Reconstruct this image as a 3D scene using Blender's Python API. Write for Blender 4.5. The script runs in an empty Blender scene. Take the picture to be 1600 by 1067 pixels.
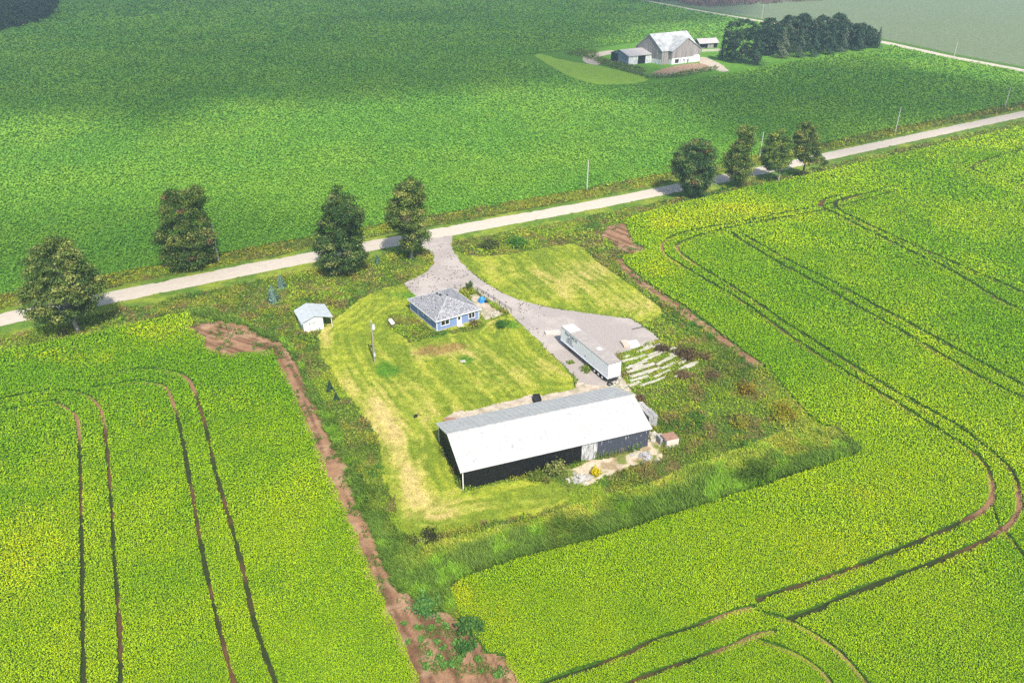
import bpy, math, random
import numpy as np
random.seed(7); rng = np.random.default_rng(11)
R = math.radians
# ------------------------------------------------------------------ camera
scene = bpy.context.scene
C = scene.collection
F_PX, PITCH, ROLL, CAM_H = 1198.23, 0.503046, 0.00533970, 71.640
cam_d = bpy.data.cameras.new('camera'); cam = bpy.data.objects.new('camera', cam_d); C.objects.link(cam)
cam_d.sensor_width = 36; cam_d.lens = F_PX/1600*36; cam_d.clip_start = 1; cam_d.clip_end = 20000
cam.location = (0, 0, CAM_H)
from mathutils import Matrix
cam.matrix_world = Matrix.Translation((0, 0, CAM_H)) @ Matrix.Rotation(math.pi/2-PITCH, 4, 'X') @ Matrix.Rotation(ROLL, 4, 'Z')
scene.camera = cam
scene.render.resolution_x = 1024; scene.render.resolution_y = 682
# ------------------------------------------------------------------ sky, sun, exposure
SUN_EL = 50.0; SUN_AZ = (0.33, -0.94)          # direction on the ground towards the sun
w = bpy.data.worlds.new('World'); scene.world = w; w.use_nodes = True
nt = w.node_tree; bg = nt.nodes['Background']
sky = nt.nodes.new('ShaderNodeTexSky'); sky.sky_type = 'NISHITA'; sky.sun_disc = False
sky.sun_elevation = R(SUN_EL); sky.sun_rotation = math.atan2(SUN_AZ[0], SUN_AZ[1]); sky.dust_density = 2.0
nt.links.new(sky.outputs[0], bg.inputs[0]); bg.inputs[1].default_value = 0.15
sl = bpy.data.lights.new('sun', 'SUN'); sl.energy = 4.8; sl.angle = R(0.6); sl.color = (1.0, 0.95, 0.86)
so = bpy.data.objects.new('sun', sl); C.objects.link(so)
n_ = math.hypot(*SUN_AZ); ce, se = math.cos(R(SUN_EL)), math.sin(R(SUN_EL))
SDIR = np.array([SUN_AZ[0]/n_*ce, SUN_AZ[1]/n_*ce, se])
from mathutils import Vector
so.rotation_euler = Vector(-SDIR).to_track_quat('-Z', 'Y').to_euler()
scene.view_settings.view_transform = 'Standard'; scene.view_settings.look = 'None'
scene.view_settings.exposure = 0.42; scene.view_settings.gamma = 1
scene.cycles.max_bounces = 5; scene.cycles.diffuse_bounces = 2; scene.cycles.glossy_bounces = 2
scene.cycles.transmission_bounces = 2; scene.cycles.transparent_max_bounces = 6; scene.cycles.volume_bounces = 0
scene.cycles.use_denoising = False

# ------------------------------------------------------------------ pixel -> world (the scene was surveyed from the photograph)
def at(px, py, z=0.0):
    x = px-800.0; y = py-533.5
    cr, sr = math.cos(ROLL), math.sin(ROLL)
    x, y = x*cr+y*sr, -x*sr+y*cr
    c, s = math.cos(PITCH), math.sin(PITCH)
    k = (z-CAM_H)/(-F_PX*s-y*c)
    return np.array([x*k, (F_PX*c-y*s)*k])
def atl(L, z=0.0): return np.array([at(a, b, z) for a, b in L])
def proj(P):
    P = np.asarray(P, float); c, s = math.cos(PITCH), math.sin(PITCH)
    X, Y, Z = P[..., 0], P[..., 1], P[..., 2]-CAM_H
    d = Y*c-Z*s; up = Y*s+Z*c; d = np.where(d < 1, 1, d)
    x = F_PX*X/d; y = -F_PX*up/d; cr, sr = math.cos(ROLL), math.sin(ROLL)
    return np.stack([800+x*cr-y*sr, 533.5+x*sr+y*cr], -1)

# ------------------------------------------------------------------ numpy helpers
def pip(P, poly):
    x, y = P[:, 0], P[:, 1]; ins = np.zeros(len(P), bool); n = len(poly)
    b = (x >= poly[:, 0].min()) & (x <= poly[:, 0].max()) & (y >= poly[:, 1].min()) & (y <= poly[:, 1].max())
    xs, ys = x[b], y[b]; r = np.zeros(len(xs), bool)
    for i in range(n):
        x0, y0 = poly[i]; x1, y1 = poly[(i+1) % n]
        if y0 == y1: continue
        c = ((y0 > ys) != (y1 > ys)) & (xs < (x1-x0)*(ys-y0)/(y1-y0)+x0)
        r ^= c
    ins[b] = r; return ins
def dline(P, line):
    d = np.full(len(P), 1e9); t_at = np.zeros(len(P)); acc = 0.0
    for i in range(len(line)-1):
        a = line[i]; v = line[i+1]-a; L = max(np.hypot(*v), 1e-6)
        t = np.clip(((P-a)@v)/(L*L), 0, 1)
        q = P-(a+t[:, None]*v); dd = np.hypot(q[:, 0], q[:, 1])
        m = dd < d; d[m] = dd[m]; t_at[m] = acc+t[m]*L; acc += L
    return d, t_at
_LT = rng.random((256, 256))
def vn(x, y, seed=0):
    x = np.asarray(x)+seed*17.31; y = np.asarray(y)+seed*5.77
    i = np.floor(x).astype(int); j = np.floor(y).astype(int); fx = x-i; fy = y-j
    fx = fx*fx*(3-2*fx); fy = fy*fy*(3-2*fy)
    a = _LT[i & 255, j & 255]; b = _LT[(i+1) & 255, j & 255]; c = _LT[i & 255, (j+1) & 255]; d = _LT[(i+1) & 255, (j+1) & 255]
    return (a*(1-fx)+b*fx)*(1-fy)+(c*(1-fx)+d*fx)*fy
def fbm(P, s, seed=0, o=3):
    v = 0; a = 1; t = 0
    for k in range(o):
        v = v+a*vn(P[:, 0]/s*2**k, P[:, 1]/s*2**k, seed+k*3); t += a; a *= .55
    return v/t
def sm(x, a, b): t = np.clip((x-a)/(b-a), 0, 1); return t*t*(3-2*t)
def mixc(c, k, t):
    k = np.asarray(k, float); t = np.asarray(t)[:, None]; return c*(1-t)+k*t
def bez(pts, n=6):          # Catmull-Rom through the points
    p = np.array(pts, float); p = np.vstack([2*p[0]-p[1], p, 2*p[-1]-p[-2]]); out = []
    for i in range(1, len(p)-2):
        for k in range(n):
            t = k/n; a, b, c, d = p[i-1:i+3]
            out.append(.5*((2*b)+(-a+c)*t+(2*a-5*b+4*c-d)*t*t+(-a+3*b-3*c+d)*t**3))
    out.append(p[-2]); return np.array(out)
# ------------------------------------------------------------------ object helpers
def tag(o, label=None, cat=None, group=None, kind=None):
    if label: o['label'] = label
    if cat: o['category'] = cat
    if group: o['group'] = group
    if kind: o['kind'] = kind
    return o
def thing(name, label, cat, loc=(0, 0, 0), rz=0.0, group=None):
    o = bpy.data.objects.new(name, None); C.objects.link(o); o.location = loc; o.rotation_euler = (0, 0, rz)
    o.empty_display_size = .3
    return tag(o, label, cat, group)
def raw_mesh(name, V, Fc, mat, parent=None, col=None, k=4, smooth=False):
    me = bpy.data.meshes.new(name); V = np.ascontiguousarray(V, dtype=np.float32); Fc = np.ascontiguousarray(Fc, dtype=np.int32)
    me.vertices.add(len(V)); me.vertices.foreach_set('co', V.ravel())
    me.loops.add(Fc.size); me.loops.foreach_set('vertex_index', Fc.ravel())
    me.polygons.add(len(Fc)); me.polygons.foreach_set('loop_start', np.arange(0, Fc.size, k, dtype=np.int32))
    try: me.polygons.foreach_set('loop_total', np.full(len(Fc), k, dtype=np.int32))
    except Exception: pass
    if col is not None:
        a = me.color_attributes.new('tint', 'FLOAT_COLOR', 'POINT')
        c = np.ones((len(V), 4), np.float32); c[:, :3] = col; a.data.foreach_set('color', c.ravel())
    me.update(calc_edges=True)
    if smooth: me.polygons.foreach_set('use_smooth', np.ones(len(Fc), bool))
    me.materials.append(mat)
    o = bpy.data.objects.new(name, me); C.objects.link(o)
    if parent: o.parent = parent
    return o
class MB:
    def __init__(s): s.v = []; s.f = []
    def add(s, V, Fc):
        n = len(s.v); s.v += [tuple(float(c) for c in p) for p in V]; s.f += [tuple(i+n for i in f) for f in Fc]; return s
    def box(s, x0, x1, y0, y1, z0, z1):
        return s.add([(x0,y0,z0),(x1,y0,z0),(x1,y1,z0),(x0,y1,z0),(x0,y0,z1),(x1,y0,z1),(x1,y1,z1),(x0,y1,z1)],
                     [(0,3,2,1),(4,5,6,7),(0,1,5,4),(1,2,6,5),(2,3,7,6),(3,0,4,7)])
    def rbox(s, c, size, rz=0, tilt=(0, 0)):
        M = Matrix.Translation(c) @ Matrix.Rotation(rz, 4, 'Z') @ Matrix.Rotation(tilt[0], 4, 'X') @ Matrix.Rotation(tilt[1], 4, 'Y')
        a, b, d = size[0]/2, size[1]/2, size[2]/2
        V = [M @ Vector(p) for p in [(-a,-b,-d),(a,-b,-d),(a,b,-d),(-a,b,-d),(-a,-b,d),(a,-b,d),(a,b,d),(-a,b,d)]]
        return s.add(V, [(0,3,2,1),(4,5,6,7),(0,1,5,4),(1,2,6,5),(2,3,7,6),(3,0,4,7)])
    def tube(s, pts, rad, n=8, cap=True):
        pts = [Vector(p) for p in pts]
        if not hasattr(rad, '__len__'): rad = [rad]*len(pts)
        base = []
        for i, p in enumerate(pts):
            d = (pts[min(i+1, len(pts)-1)]-pts[max(i-1, 0)]).normalized()
            u = d.orthogonal().normalized() if i == 0 else (u-d*u.dot(d)).normalized()
            v = d.cross(u)
            base += [p+(u*math.cos(2*math.pi*k/n)+v*math.sin(2*math.pi*k/n))*rad[i] for k in range(n)]
        fs = [(i*n+k, i*n+(k+1) % n, (i+1)*n+(k+1) % n, (i+1)*n+k) for i in range(len(pts)-1) for k in range(n)]
        if cap: fs += [tuple(range(n))[::-1], tuple((len(pts)-1)*n+k for k in range(n))]
        return s.add(base, fs)
    def slab(s, P, t):            # a polygon (any plane) thickened downwards along its normal
        P = [Vector(p) for p in P]; nrm = (P[1]-P[0]).cross(P[2]-P[0]).normalized(); n = len(P)
        V = P+[p-nrm*t for p in P]
        return s.add(V, [tuple(range(n)), tuple(range(2*n-1, n-1, -1))]+[(i, i+n, (i+1) % n+n, (i+1) % n) for i in range(n)])
    def build(s, name, mat, parent=None, smooth=False, bevel=0):
        me = bpy.data.meshes.new(name); me.from_pydata(s.v, [], s.f); me.update(); me.materials.append(mat)
        if smooth: me.polygons.foreach_set('use_smooth', np.ones(len(me.polygons), bool))
        o = bpy.data.objects.new(name, me); C.objects.link(o)
        if parent: o.parent = parent
        if bevel:
            b = o.modifiers.new('bevel', 'BEVEL'); b.width = bevel; b.segments = 2; b.limit_method = 'ANGLE'
        return o
def copy_tree(o, parent=None):
    c = o.copy(); C.objects.link(c)
    if parent: c.parent = parent
    for ch in list(o.children): copy_tree(ch, c)
    return c
# ------------------------------------------------------------------ materials
def pmat(name, col, rough=.8, var=.2, scale=1.0, metal=0.0, bump=0.0, col2=None, spec=.3, stretch=(1, 1, 1), thr=None, detail=5):
    m = bpy.data.materials.new(name); m.use_nodes = True; n = m.node_tree.nodes; l = m.node_tree.links; b = n['Principled BSDF']
    b.inputs['Roughness'].default_value = rough; b.inputs['Metallic'].default_value = metal; b.inputs['Specular IOR Level'].default_value = spec
    tc = n.new('ShaderNodeTexCoord'); mp = n.new('ShaderNodeMapping'); mp.inputs['Scale'].default_value = stretch
    l.new(tc.outputs['Object'], mp.inputs[0])
    t = n.new('ShaderNodeTexNoise'); t.inputs['Scale'].default_value = scale; t.inputs['Detail'].default_value = detail; t.inputs['Roughness'].default_value = .62
    l.new(mp.outputs[0], t.inputs['Vector'])
    r = n.new('ShaderNodeValToRGB'); lo, hi = thr or (.32, .68)
    r.color_ramp.elements[0].position = lo; r.color_ramp.elements[1].position = hi
    c2 = col2 or tuple(c*(1+var) for c in col); c1 = col if col2 else tuple(c*(1-var) for c in col)
    r.color_ramp.elements[0].color = (*c1, 1); r.color_ramp.elements[1].color = (*c2, 1)
    l.new(t.outputs['Fac'], r.inputs[0]); l.new(r.outputs[0], b.inputs['Base Color'])
    if bump:
        bp = n.new('ShaderNodeBump'); bp.inputs['Strength'].default_value = 1; bp.inputs['Distance'].default_value = bump
        l.new(t.outputs['Fac'], bp.inputs['Height']); l.new(bp.outputs[0], b.inputs['Normal'])
    return m
def leafmat(name, trans=.3):
    m = bpy.data.materials.new(name); m.use_nodes = True; n = m.node_tree.nodes; l = m.node_tree.links; n.remove(n['Principled BSDF'])
    a = n.new('ShaderNodeAttribute'); a.attribute_name = 'tint'
    d = n.new('ShaderNodeBsdfDiffuse'); t = n.new('ShaderNodeBsdfTranslucent'); x = n.new('ShaderNodeMixShader'); x.inputs[0].default_value = trans
    l.new(a.outputs['Color'], d.inputs[0]); l.new(a.outputs['Color'], t.inputs[0]); l.new(d.outputs[0], x.inputs[1]); l.new(t.outputs[0], x.inputs[2])
    l.new(x.outputs[0], n['Material Output'].inputs[0]); return m
def groundmat(name, s1=.7, s2=4.0, amt=.55, bump=.05, stretch=None):      # tint attribute times world-space noise
    m = bpy.data.materials.new(name); m.use_nodes = True; n = m.node_tree.nodes; l = m.node_tree.links; b = n['Principled BSDF']
    b.inputs['Roughness'].default_value = .95; b.inputs['Specular IOR Level'].default_value = .1
    a = n.new('ShaderNodeAttribute'); a.attribute_name = 'tint'
    tc = n.new('ShaderNodeTexCoord')
    N = []
    for s in (s1, s2):
        t = n.new('ShaderNodeTexNoise'); t.inputs['Scale'].default_value = s; t.inputs['Detail'].default_value = 6; t.inputs['Roughness'].default_value = .7
        l.new(tc.outputs['Object'], t.inputs['Vector']); N.append(t)
    ad = n.new('ShaderNodeMath'); ad.operation = 'ADD'; l.new(N[0].outputs['Fac'], ad.inputs[0]); l.new(N[1].outputs['Fac'], ad.inputs[1])
    mr = n.new('ShaderNodeMapRange'); mr.inputs[1].default_value = .7; mr.inputs[2].default_value = 1.3
    mr.inputs[3].default_value = 1-amt; mr.inputs[4].default_value = 1+amt; l.new(ad.outputs[0], mr.inputs[0])
    mu = n.new('ShaderNodeVectorMath'); mu.operation = 'SCALE'; l.new(a.outputs['Color'], mu.inputs[0]); l.new(mr.outputs[0], mu.inputs['Scale'])
    l.new(mu.outputs[0], b.inputs['Base Color'])
    bp = n.new('ShaderNodeBump'); bp.inputs['Distance'].default_value = bump; l.new(ad.outputs[0], bp.inputs['Height']); l.new(bp.outputs[0], b.inputs['Normal'])
    return m
LEAF = leafmat('leaf'); LEAF_CROP = leafmat('crop_leaf', .25); GRASSM = groundmat('grass'); SOILM = groundmat('soil', .9, 5, .35, .08)
GRAVM = groundmat('gravel', 2.2, 11, .22, .03)
# ------------------------------------------------------------------ the layout, traced
road_c = bez([(-330, 0), (-103.8, 138.1), (-60, 165), (-13.6, 191.6), (51.4, 228.5), (217.5, 333.4), (430, 467), (700, 640)], 8)
far_road_px = [(1000, 0), (1090, 17), (1190, 34), (1378, 66), (1487, 90), (1600, 111)]
fr = atl(far_road_px)
fr = np.vstack([fr[0]+(fr[0]-fr[2])*2.2, fr, fr[-1]+(fr[-1]-fr[-3])*.45])
crop_left = atl([(-420,640),(0,553),(50,542),(105,531),(225,505),(297,489),(303,508),(296,516),(322,532),(322,546),(355,557),(400,552),(428,551),(445,585),(462,620),(494,695),(517,751),(531,780),(559,842),(584,905),(616,974),(650,1055),(680,1140),(-420,1140)])
crop_right = atl([(975,345),(1000,336),(1060,320),(1140,302),(1200,288),(1280,272),(1320,262),(1600,198),(2100,90),(2400,1140),(840,1140),(806,1067),(787,1027),(766,1024),(744,999),(719,967),(703,924),(719,908),(812,877),(900,855),(960,837),(1035,812),(1100,792),(1145,777),(1210,757),(1285,730),(1342,712),(1345,703),(1310,672),(1282,665),(1247,635),(1225,605),(1195,572),(1161,549),(1112,512),(1080,486),(1042,463),(1007,440),(978,415),(972,404),(1012,391),(990,380),(980,358)])
TR = {}
def trk(*px): return bez(atl(px), 5)
tracks = [trk((142,594),(182,585),(220,579),(265,582),(292,592),(305,615),(322,670),(339,745),(375,870),(400,980),(430,1067),(450,1140)),
 trk((150,608),(200,600),(225,599),(257,605),(270,630),(282,670),(296,745),(320,880),(345,990),(365,1067),(380,1140)),
 trk((-60,642),(0,627),(55,616),(82,612),(125,616),(150,630),(162,655),(172,745),(180,870),(188,980),(190,1067),(192,1140)),
 trk((-60,660),(0,647),(62,634),(85,630),(107,642),(122,660),(127,745),(130,900),(132,1067),(132,1140)),
 trk((1400,292),(1290,322),(1240,332),(1157,349),(1075,364),(1041,377),(1034,390),(1049,407),(1120,450),(1169,480),(1262,547),(1360,607),(1450,664),(1506,700),(1536,726),(1549,760),(1544,790),(1506,816),(1431,850),(1319,895),(1225,925),(1184,940)),
 trk((1390,303),(1290,330),(1169,352),(1105,367),(1064,381),(1058,390),(1075,407),(1150,454),(1232,510),(1337,577),(1412,622),(1487,664),(1540,702),(1581,741),(1592,786),(1585,812),(1559,835),(1499,865),(1326,932),(1277,955),(1232,970)),
 trk((1142,366),(1202,405),(1270,442),(1349,487),(1442,540),(1525,589),(1600,626),(1700,680)),
 trk((1157,367),(1232,409),(1292,439),(1375,484),(1487,544),(1600,607),(1700,662)),
 trk((1312,308),(1288,314),(1282,322),(1292,330),(1360,364),(1420,394),(1480,422),(1560,470),(1640,510)),
 trk((1345,306),(1310,315),(1306,326),(1330,341),(1412,379),(1506,420),(1600,461),(1700,505)),
 trk((1176,951),(1142,959),(1086,981),(1019,1004),(965,1030),(860,1067),(760,1110)),
 trk((1210,989),(1180,994),(1142,1011),(1037,1049),(990,1067),(900,1110)),
 trk((1180,1002),(1232,1019),(1270,1041),(1296,1067),(1330,1120)),
 trk((1180,957),(1225,970),(1270,992),(1311,1022),(1352,1067),(1390,1110)),
 trk((1549,790),(1559,820),(1585,854),(1600,872),(1650,920)),
 trk((1600,235),(1545,250),(1520,262),(1530,272),(1600,292),(1700,320))]
track_w = [.27,.27,.25,.26,.40,.40,.46,.46,.55,.55,.30,.30,.24,.24,.24,.55]
track_brown = [[(275,588),(298,600)],[(250,605),(272,625)],[(150,625),(160,650)],[(110,645),(124,668)],[(1036,385),(1050,408),(1549,770),(1548,790)],[(1060,392),(1075,407),(1592,790),(1580,820)],[],[],[],[],[(1176,951),(1150,958)],[(1205,990),(1160,1003)],[(1270,1041)],[(1285,1000),(1300,1015)],[],[]]
driveway = atl([(708,366),(706,378),(708,391),(718,406),(730,420),(747,434),(767,447),(783,457),(800,465),(835,475),(865,482),(895,486),(930,491),(962,495),(985,498),(1005,510),(1020,521),(1031,531),(1015,539),(990,546),(963,554),(972,590),(955,603),(925,603),(905,598),(895,585),(878,568),(860,552),(845,536),(830,522),(812,504),(797,491),(770,472),(744,454),(735,446),(722,452),(705,470),(690,480),(660,470),(647,461),(631,443),(650,434),(668,424),(677,412),(678,402),(672,394),(660,388),(655,378)])
lawn = atl([(631,443),(600,450),(562,467),(534,492),(514,505),(497,523),(500,540),(503,557),(534,607),(569,651),(594,689),(600,751),(616,780),(622,810),(628,830),(650,836),(687,836),(719,827),(770,815),(812,808),(870,795),(888,782),(888,772),(878,758),(844,747),(800,752),(723,770),(715,760),(690,705),(687,690),(700,660),(786,632),(830,622),(870,616),(899,612),(896,590),(860,552),(830,522),(797,491),(770,500),(750,500),(690,480),(647,461)])
lawn2 = atl([(709,392),(730,399),(750,401),(778,399),(805,396),(850,387),(895,381),(915,389),(930,407),(980,442),(1005,460),(1030,480),(1036,490),(1022,503),(1000,503),(985,497),(962,495),(895,486),(835,475),(800,465),(767,447),(730,420)])
garden = atl([(600,505),(606,497),(612,493),(628,490),(641,483),(651,500),(682,519),(706,516),(752,503),(758,508),(740,516),(706,522),(675,527),(655,533),(640,535),(619,520)])
yard_gravel = atl([(697,652),(710,645),(740,640),(786,629),(812,622),(830,617),(850,618),(872,613),(897,609),(903,596),(925,590),(945,598),(960,598),(972,590),(980,605),(996,618),(990,630),(900,630),(780,650),(700,660)])
pale_dirt = atl([(887,737),(905,728),(928,719),(965,712),(1001,703),(1010,690),(1027,680),(1033,690),(1036,715),(1020,722),(1004,724),(980,733),(938,747),(920,756),(904,759),(888,748)])
patio = atl([(733,462),(745,460),(765,478),(785,492),(775,497),(757,500),(750,490),(742,475)])
dirt_strips = [atl([(295,516),(300,508),(320,506),(340,505),(385,513),(400,526),(434,536),(459,564),(475,607),(503,670),(537,733),(547,780),(575,836),(600,899),(616,927),(641,936),(656,967),(690,962),(719,985),(735,1005),(759,1027),(787,1027),(806,1067),(840,1140),(680,1140),(650,1055),(616,974),(584,905),(559,842),(531,780),(517,751),(494,695),(462,620),(445,585),(428,551),(400,552),(355,557),(322,546),(322,532)]),
 atl([(960,408),(972,404),(978,415),(1007,441),(1042,465),(1080,488),(1112,513),(1161,550),(1195,571),(1180,574),(1150,552),(1101,515),(1080,503),(1055,483),(1012,456),(985,436)]),
 atl([(955,352),(975,349),(982,362),(990,380),(1010,391),(985,398),(962,388),(948,372),(935,378),(948,356)])]
belt = atl([(300,491),(330,484),(400,512),(450,535),(520,650),(560,740),(600,790),(622,835),(700,845),(815,818),(900,792),(1010,760),(1130,712),(1240,672),(1300,668),(1345,703),(1342,712),(1285,730),(1100,792),(900,855),(719,908),(703,924),(719,967),(744,999),(735,1005),(690,962),(656,967),(641,936),(616,927),(575,836),(547,780),(503,670),(475,607),(434,536),(400,526),(385,513),(340,505)])
near_verge_bare = atl([(30,550),(100,533),(170,516),(230,503),(150,522),(90,535)])

# ------------------------------------------------------------------ ground sheets
def grid_sheet(name, xs, ys, keep, colf, mat, z, zf=None):
    X, Y = np.meshgrid(xs, ys); P = np.stack([X.ravel(), Y.ravel()], 1)
    nx, ny = len(xs), len(ys)
    i = np.arange(nx-1)[None]+np.arange(ny-1)[:, None]*nx; i = i.ravel()
    Fc = np.stack([i, i+1, i+1+nx, i+nx], 1)
    Cc = P[Fc].mean(1); m = keep(Cc); Fc = Fc[m]
    u, inv = np.unique(Fc, return_inverse=True); Fc = inv.reshape(-1, 4); P = P[u]
    Z = np.full(len(P), z) if zf is None else z+zf(P)
    o = raw_mesh(name, np.column_stack([P, Z]), Fc, mat, col=colf(P), smooth=True)
    return tag(o, kind='structure')
def poly_sheet(name, poly, z, mat, colf=None):
    me = bpy.data.meshes.new(name); import bmesh
    bm = bmesh.new(); vs = [bm.verts.new((p[0], p[1], z)) for p in poly]
    es = [bm.edges.new((vs[i], vs[(i+1) % len(vs)])) for i in range(len(vs))]
    bmesh.ops.triangle_fill(bm, use_beauty=True, edges=es)
    for f in bm.faces:
        if f.normal.z < 0: f.normal_flip()
    bm.to_mesh(me); me.materials.append(mat); o = bpy.data.objects.new(name, me); C.objects.link(o)
    return tag(o, kind='structure')
def strip_mesh(name, line, hw, z, mat, jit=0.0, step=1.0, colf=None, parent=None, seed=0, kind='structure'):
    d = np.hypot(*np.diff(line, axis=0).T); s = np.r_[0, np.cumsum(d)]; n = max(int(s[-1]/step), 2); t = np.linspace(0, s[-1], n)
    P = np.stack([np.interp(t, s, line[:, 0]), np.interp(t, s, line[:, 1])], 1)
    T = np.gradient(P, axis=0); T /= np.hypot(T[:, 0], T[:, 1])[:, None]; N = np.stack([-T[:, 1], T[:, 0]], 1)
    j1 = (fbm(P, 3.0, seed+1)-.5)*2*jit; j2 = (fbm(P, 3.0, seed+7)-.5)*2*jit
    cols = [-1, -.6, -.2, .2, .6, 1]; V = []
    for c in cols:
        off = c*hw+(j1 if c > 0 else j2)*abs(c); zz = z+.04*(1-c*c)
        V.append(np.column_stack([P+N*off[:, None], np.full(n, zz)]))
    V = np.stack(V, 1).reshape(-1, 3); k = len(cols)
    i = (np.arange(n-1)[:, None]*k+np.arange(k-1)[None]).ravel()
    Fc = np.stack([i, i+k, i+k+1, i+1], 1)[:, ::-1]
    o = raw_mesh(name, V, Fc, mat, col=(colf(V[:, :2]) if colf else None), parent=parent)
    if kind: tag(o, kind=kind)
    return o
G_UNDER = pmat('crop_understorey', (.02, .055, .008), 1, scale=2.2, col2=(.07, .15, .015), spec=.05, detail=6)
def far_mat(name, c1, c2, c3, s=.9, stretch=(1, 1, 1), rot=0.0, row=None):
    m = bpy.data.materials.new(name); m.use_nodes = True; n = m.node_tree.nodes; l = m.node_tree.links; b = n['Principled BSDF']
    b.inputs['Roughness'].default_value = 1; b.inputs['Specular IOR Level'].default_value = .05
    tc = n.new('ShaderNodeTexCoord'); mp = n.new('ShaderNodeMapping'); mp.inputs['Rotation'].default_value = (0, 0, rot); mp.inputs['Scale'].default_value = stretch
    l.new(tc.outputs['Object'], mp.inputs[0])
    t = n.new('ShaderNodeTexNoise'); t.inputs['Scale'].default_value = s; t.inputs['Detail'].default_value = 3; l.new(mp.outputs[0], t.inputs[0])
    t2 = n.new('ShaderNodeTexNoise'); t2.inputs['Scale'].default_value = .02; t2.inputs['Detail'].default_value = 6; t2.inputs['Roughness'].default_value = .6; l.new(mp.outputs[0], t2.inputs[0])
    r = n.new('ShaderNodeValToRGB'); r.color_ramp.elements[0].position = .35; r.color_ramp.elements[1].position = .62
    r.color_ramp.elements[0].color = (*c1, 1); r.color_ramp.elements[1].color = (*c2, 1); l.new(t.outputs['Fac'], r.inputs[0])
    x = n.new('ShaderNodeMix'); x.data_type = 'RGBA'; x.inputs['B'].default_value = (*c3, 1); l.new(r.outputs[0], x.inputs['A'])
    mr = n.new('ShaderNodeMapRange'); mr.inputs[1].default_value = .42; mr.inputs[2].default_value = .68; mr.inputs[4].default_value = .6
    l.new(t2.outputs['Fac'], mr.inputs[0]); l.new(mr.outputs[0], x.inputs['Factor'])
    out = x.outputs['Result']
    if row:
        wv = n.new('ShaderNodeTexWave'); wv.inputs['Scale'].default_value = row; wv.inputs['Distortion'].default_value = 1.5; wv.inputs['Detail'].default_value = 2; wv.inputs['Detail Scale'].default_value = .3
        l.new(mp.outputs[0], wv.inputs[0]); mr2 = n.new('ShaderNodeMapRange'); mr2.inputs[3].default_value = .78; mr2.inputs[4].default_value = 1.15; l.new(wv.outputs['Fac'], mr2.inputs[0])
        sc = n.new('ShaderNodeVectorMath'); sc.operation = 'SCALE'; l.new(out, sc.inputs[0]); l.new(mr2.outputs[0], sc.inputs['Scale']); out = sc.outputs[0]
    l.new(out, b.inputs['Base Color']); return m
M_FAR = far_mat('far_crop', (.045, .13, .012), (.12, .27, .02), (.09, .19, .018))  # darkened in colour because the flat sheet has no leaf self-shadow
M_GREYFIELD = far_mat('stubble_field', (.13, .175, .095), (.19, .225, .125), (.15, .19, .10), .3, rot=R(-78), row=.09)
M_GROUND = far_mat('open_ground', (.05, .12, .02), (.10, .20, .03), (.09, .15, .03), .6)
g = poly_sheet('ground', np.array([(-6000, -3000), (6000, -3000), (6000, 9000), (-6000, 9000)]), -.25, M_GROUND)
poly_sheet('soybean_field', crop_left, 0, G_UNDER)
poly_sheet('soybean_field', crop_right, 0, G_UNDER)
def offset_line(line, off):
    T = np.gradient(line, axis=0); T /= np.hypot(T[:, 0], T[:, 1])[:, None]; return line+np.stack([-T[:, 1], T[:, 0]], 1)*off
far_edge = offset_line(road_c, 12.5)
fe = far_edge[(far_edge[:, 0] > -300) & (far_edge[:, 0] < 300)]
j = 0
far_poly = np.vstack([[(-1500, far_edge[0, 1]-900)], far_edge[far_edge[:, 0] < 270], offset_line(fr, 0)[::-1], [(-1500, fr[0, 1])]])
far_poly = np.vstack([far_edge[far_edge[:, 0] < 300], (fr+np.array([-4, -4]))[::-1], [(-100, 2200), (-1500, 2200), (-1500, -300)]])
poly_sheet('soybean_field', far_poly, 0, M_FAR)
grey_poly = np.vstack([fr+np.array([7, 7]), [(700, 640), (2500, 1500), (2500, 2600), (600, 2600)]])
poly_sheet('stubble_field', grey_poly, -.05, M_GREYFIELD)

# tan (dry) patches on the mown grass, in photo pixels: x, y, rx, ry, weight
DRY = [(880,440,75,32,.55),(985,478,45,18,.65),(925,425,40,22,.6),(840,432,30,14,.4),(780,420,40,12,.35),(690,545,55,16,.8),(650,552,25,12,.5),(745,560,40,20,.5),(820,575,60,22,.45),
       (615,690,22,45,1.0),(640,750,22,55,.85),(680,800,48,30,1.0),(700,640,60,18,.5),(585,640,25,40,.9),(760,600,80,20,.4),(590,560,35,22,.35),(545,600,20,30,.6),(640,600,40,30,.45),(870,560,30,20,.4),(760,790,40,14,.55),(840,780,45,14,.45),(510,525,12,30,.8),(765,505,30,12,.6),(665,700,15,60,.5),(600,480,40,12,.2)]
def dryness(P):
    px = proj(np.column_stack([P, np.zeros(len(P))])); v = np.zeros(len(P))
    for x, y, rx, ry, a in DRY:
        v += a*np.exp(-((px[:, 0]-x)/rx)**2-((px[:, 1]-y)/ry)**2)
    return v, px
lawn_edge = np.vstack([lawn, lawn[:1]])
lawn_w = lawn_edge[2:22]; lawn2_edge = np.vstack([lawn2, lawn2[:1]])
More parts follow.
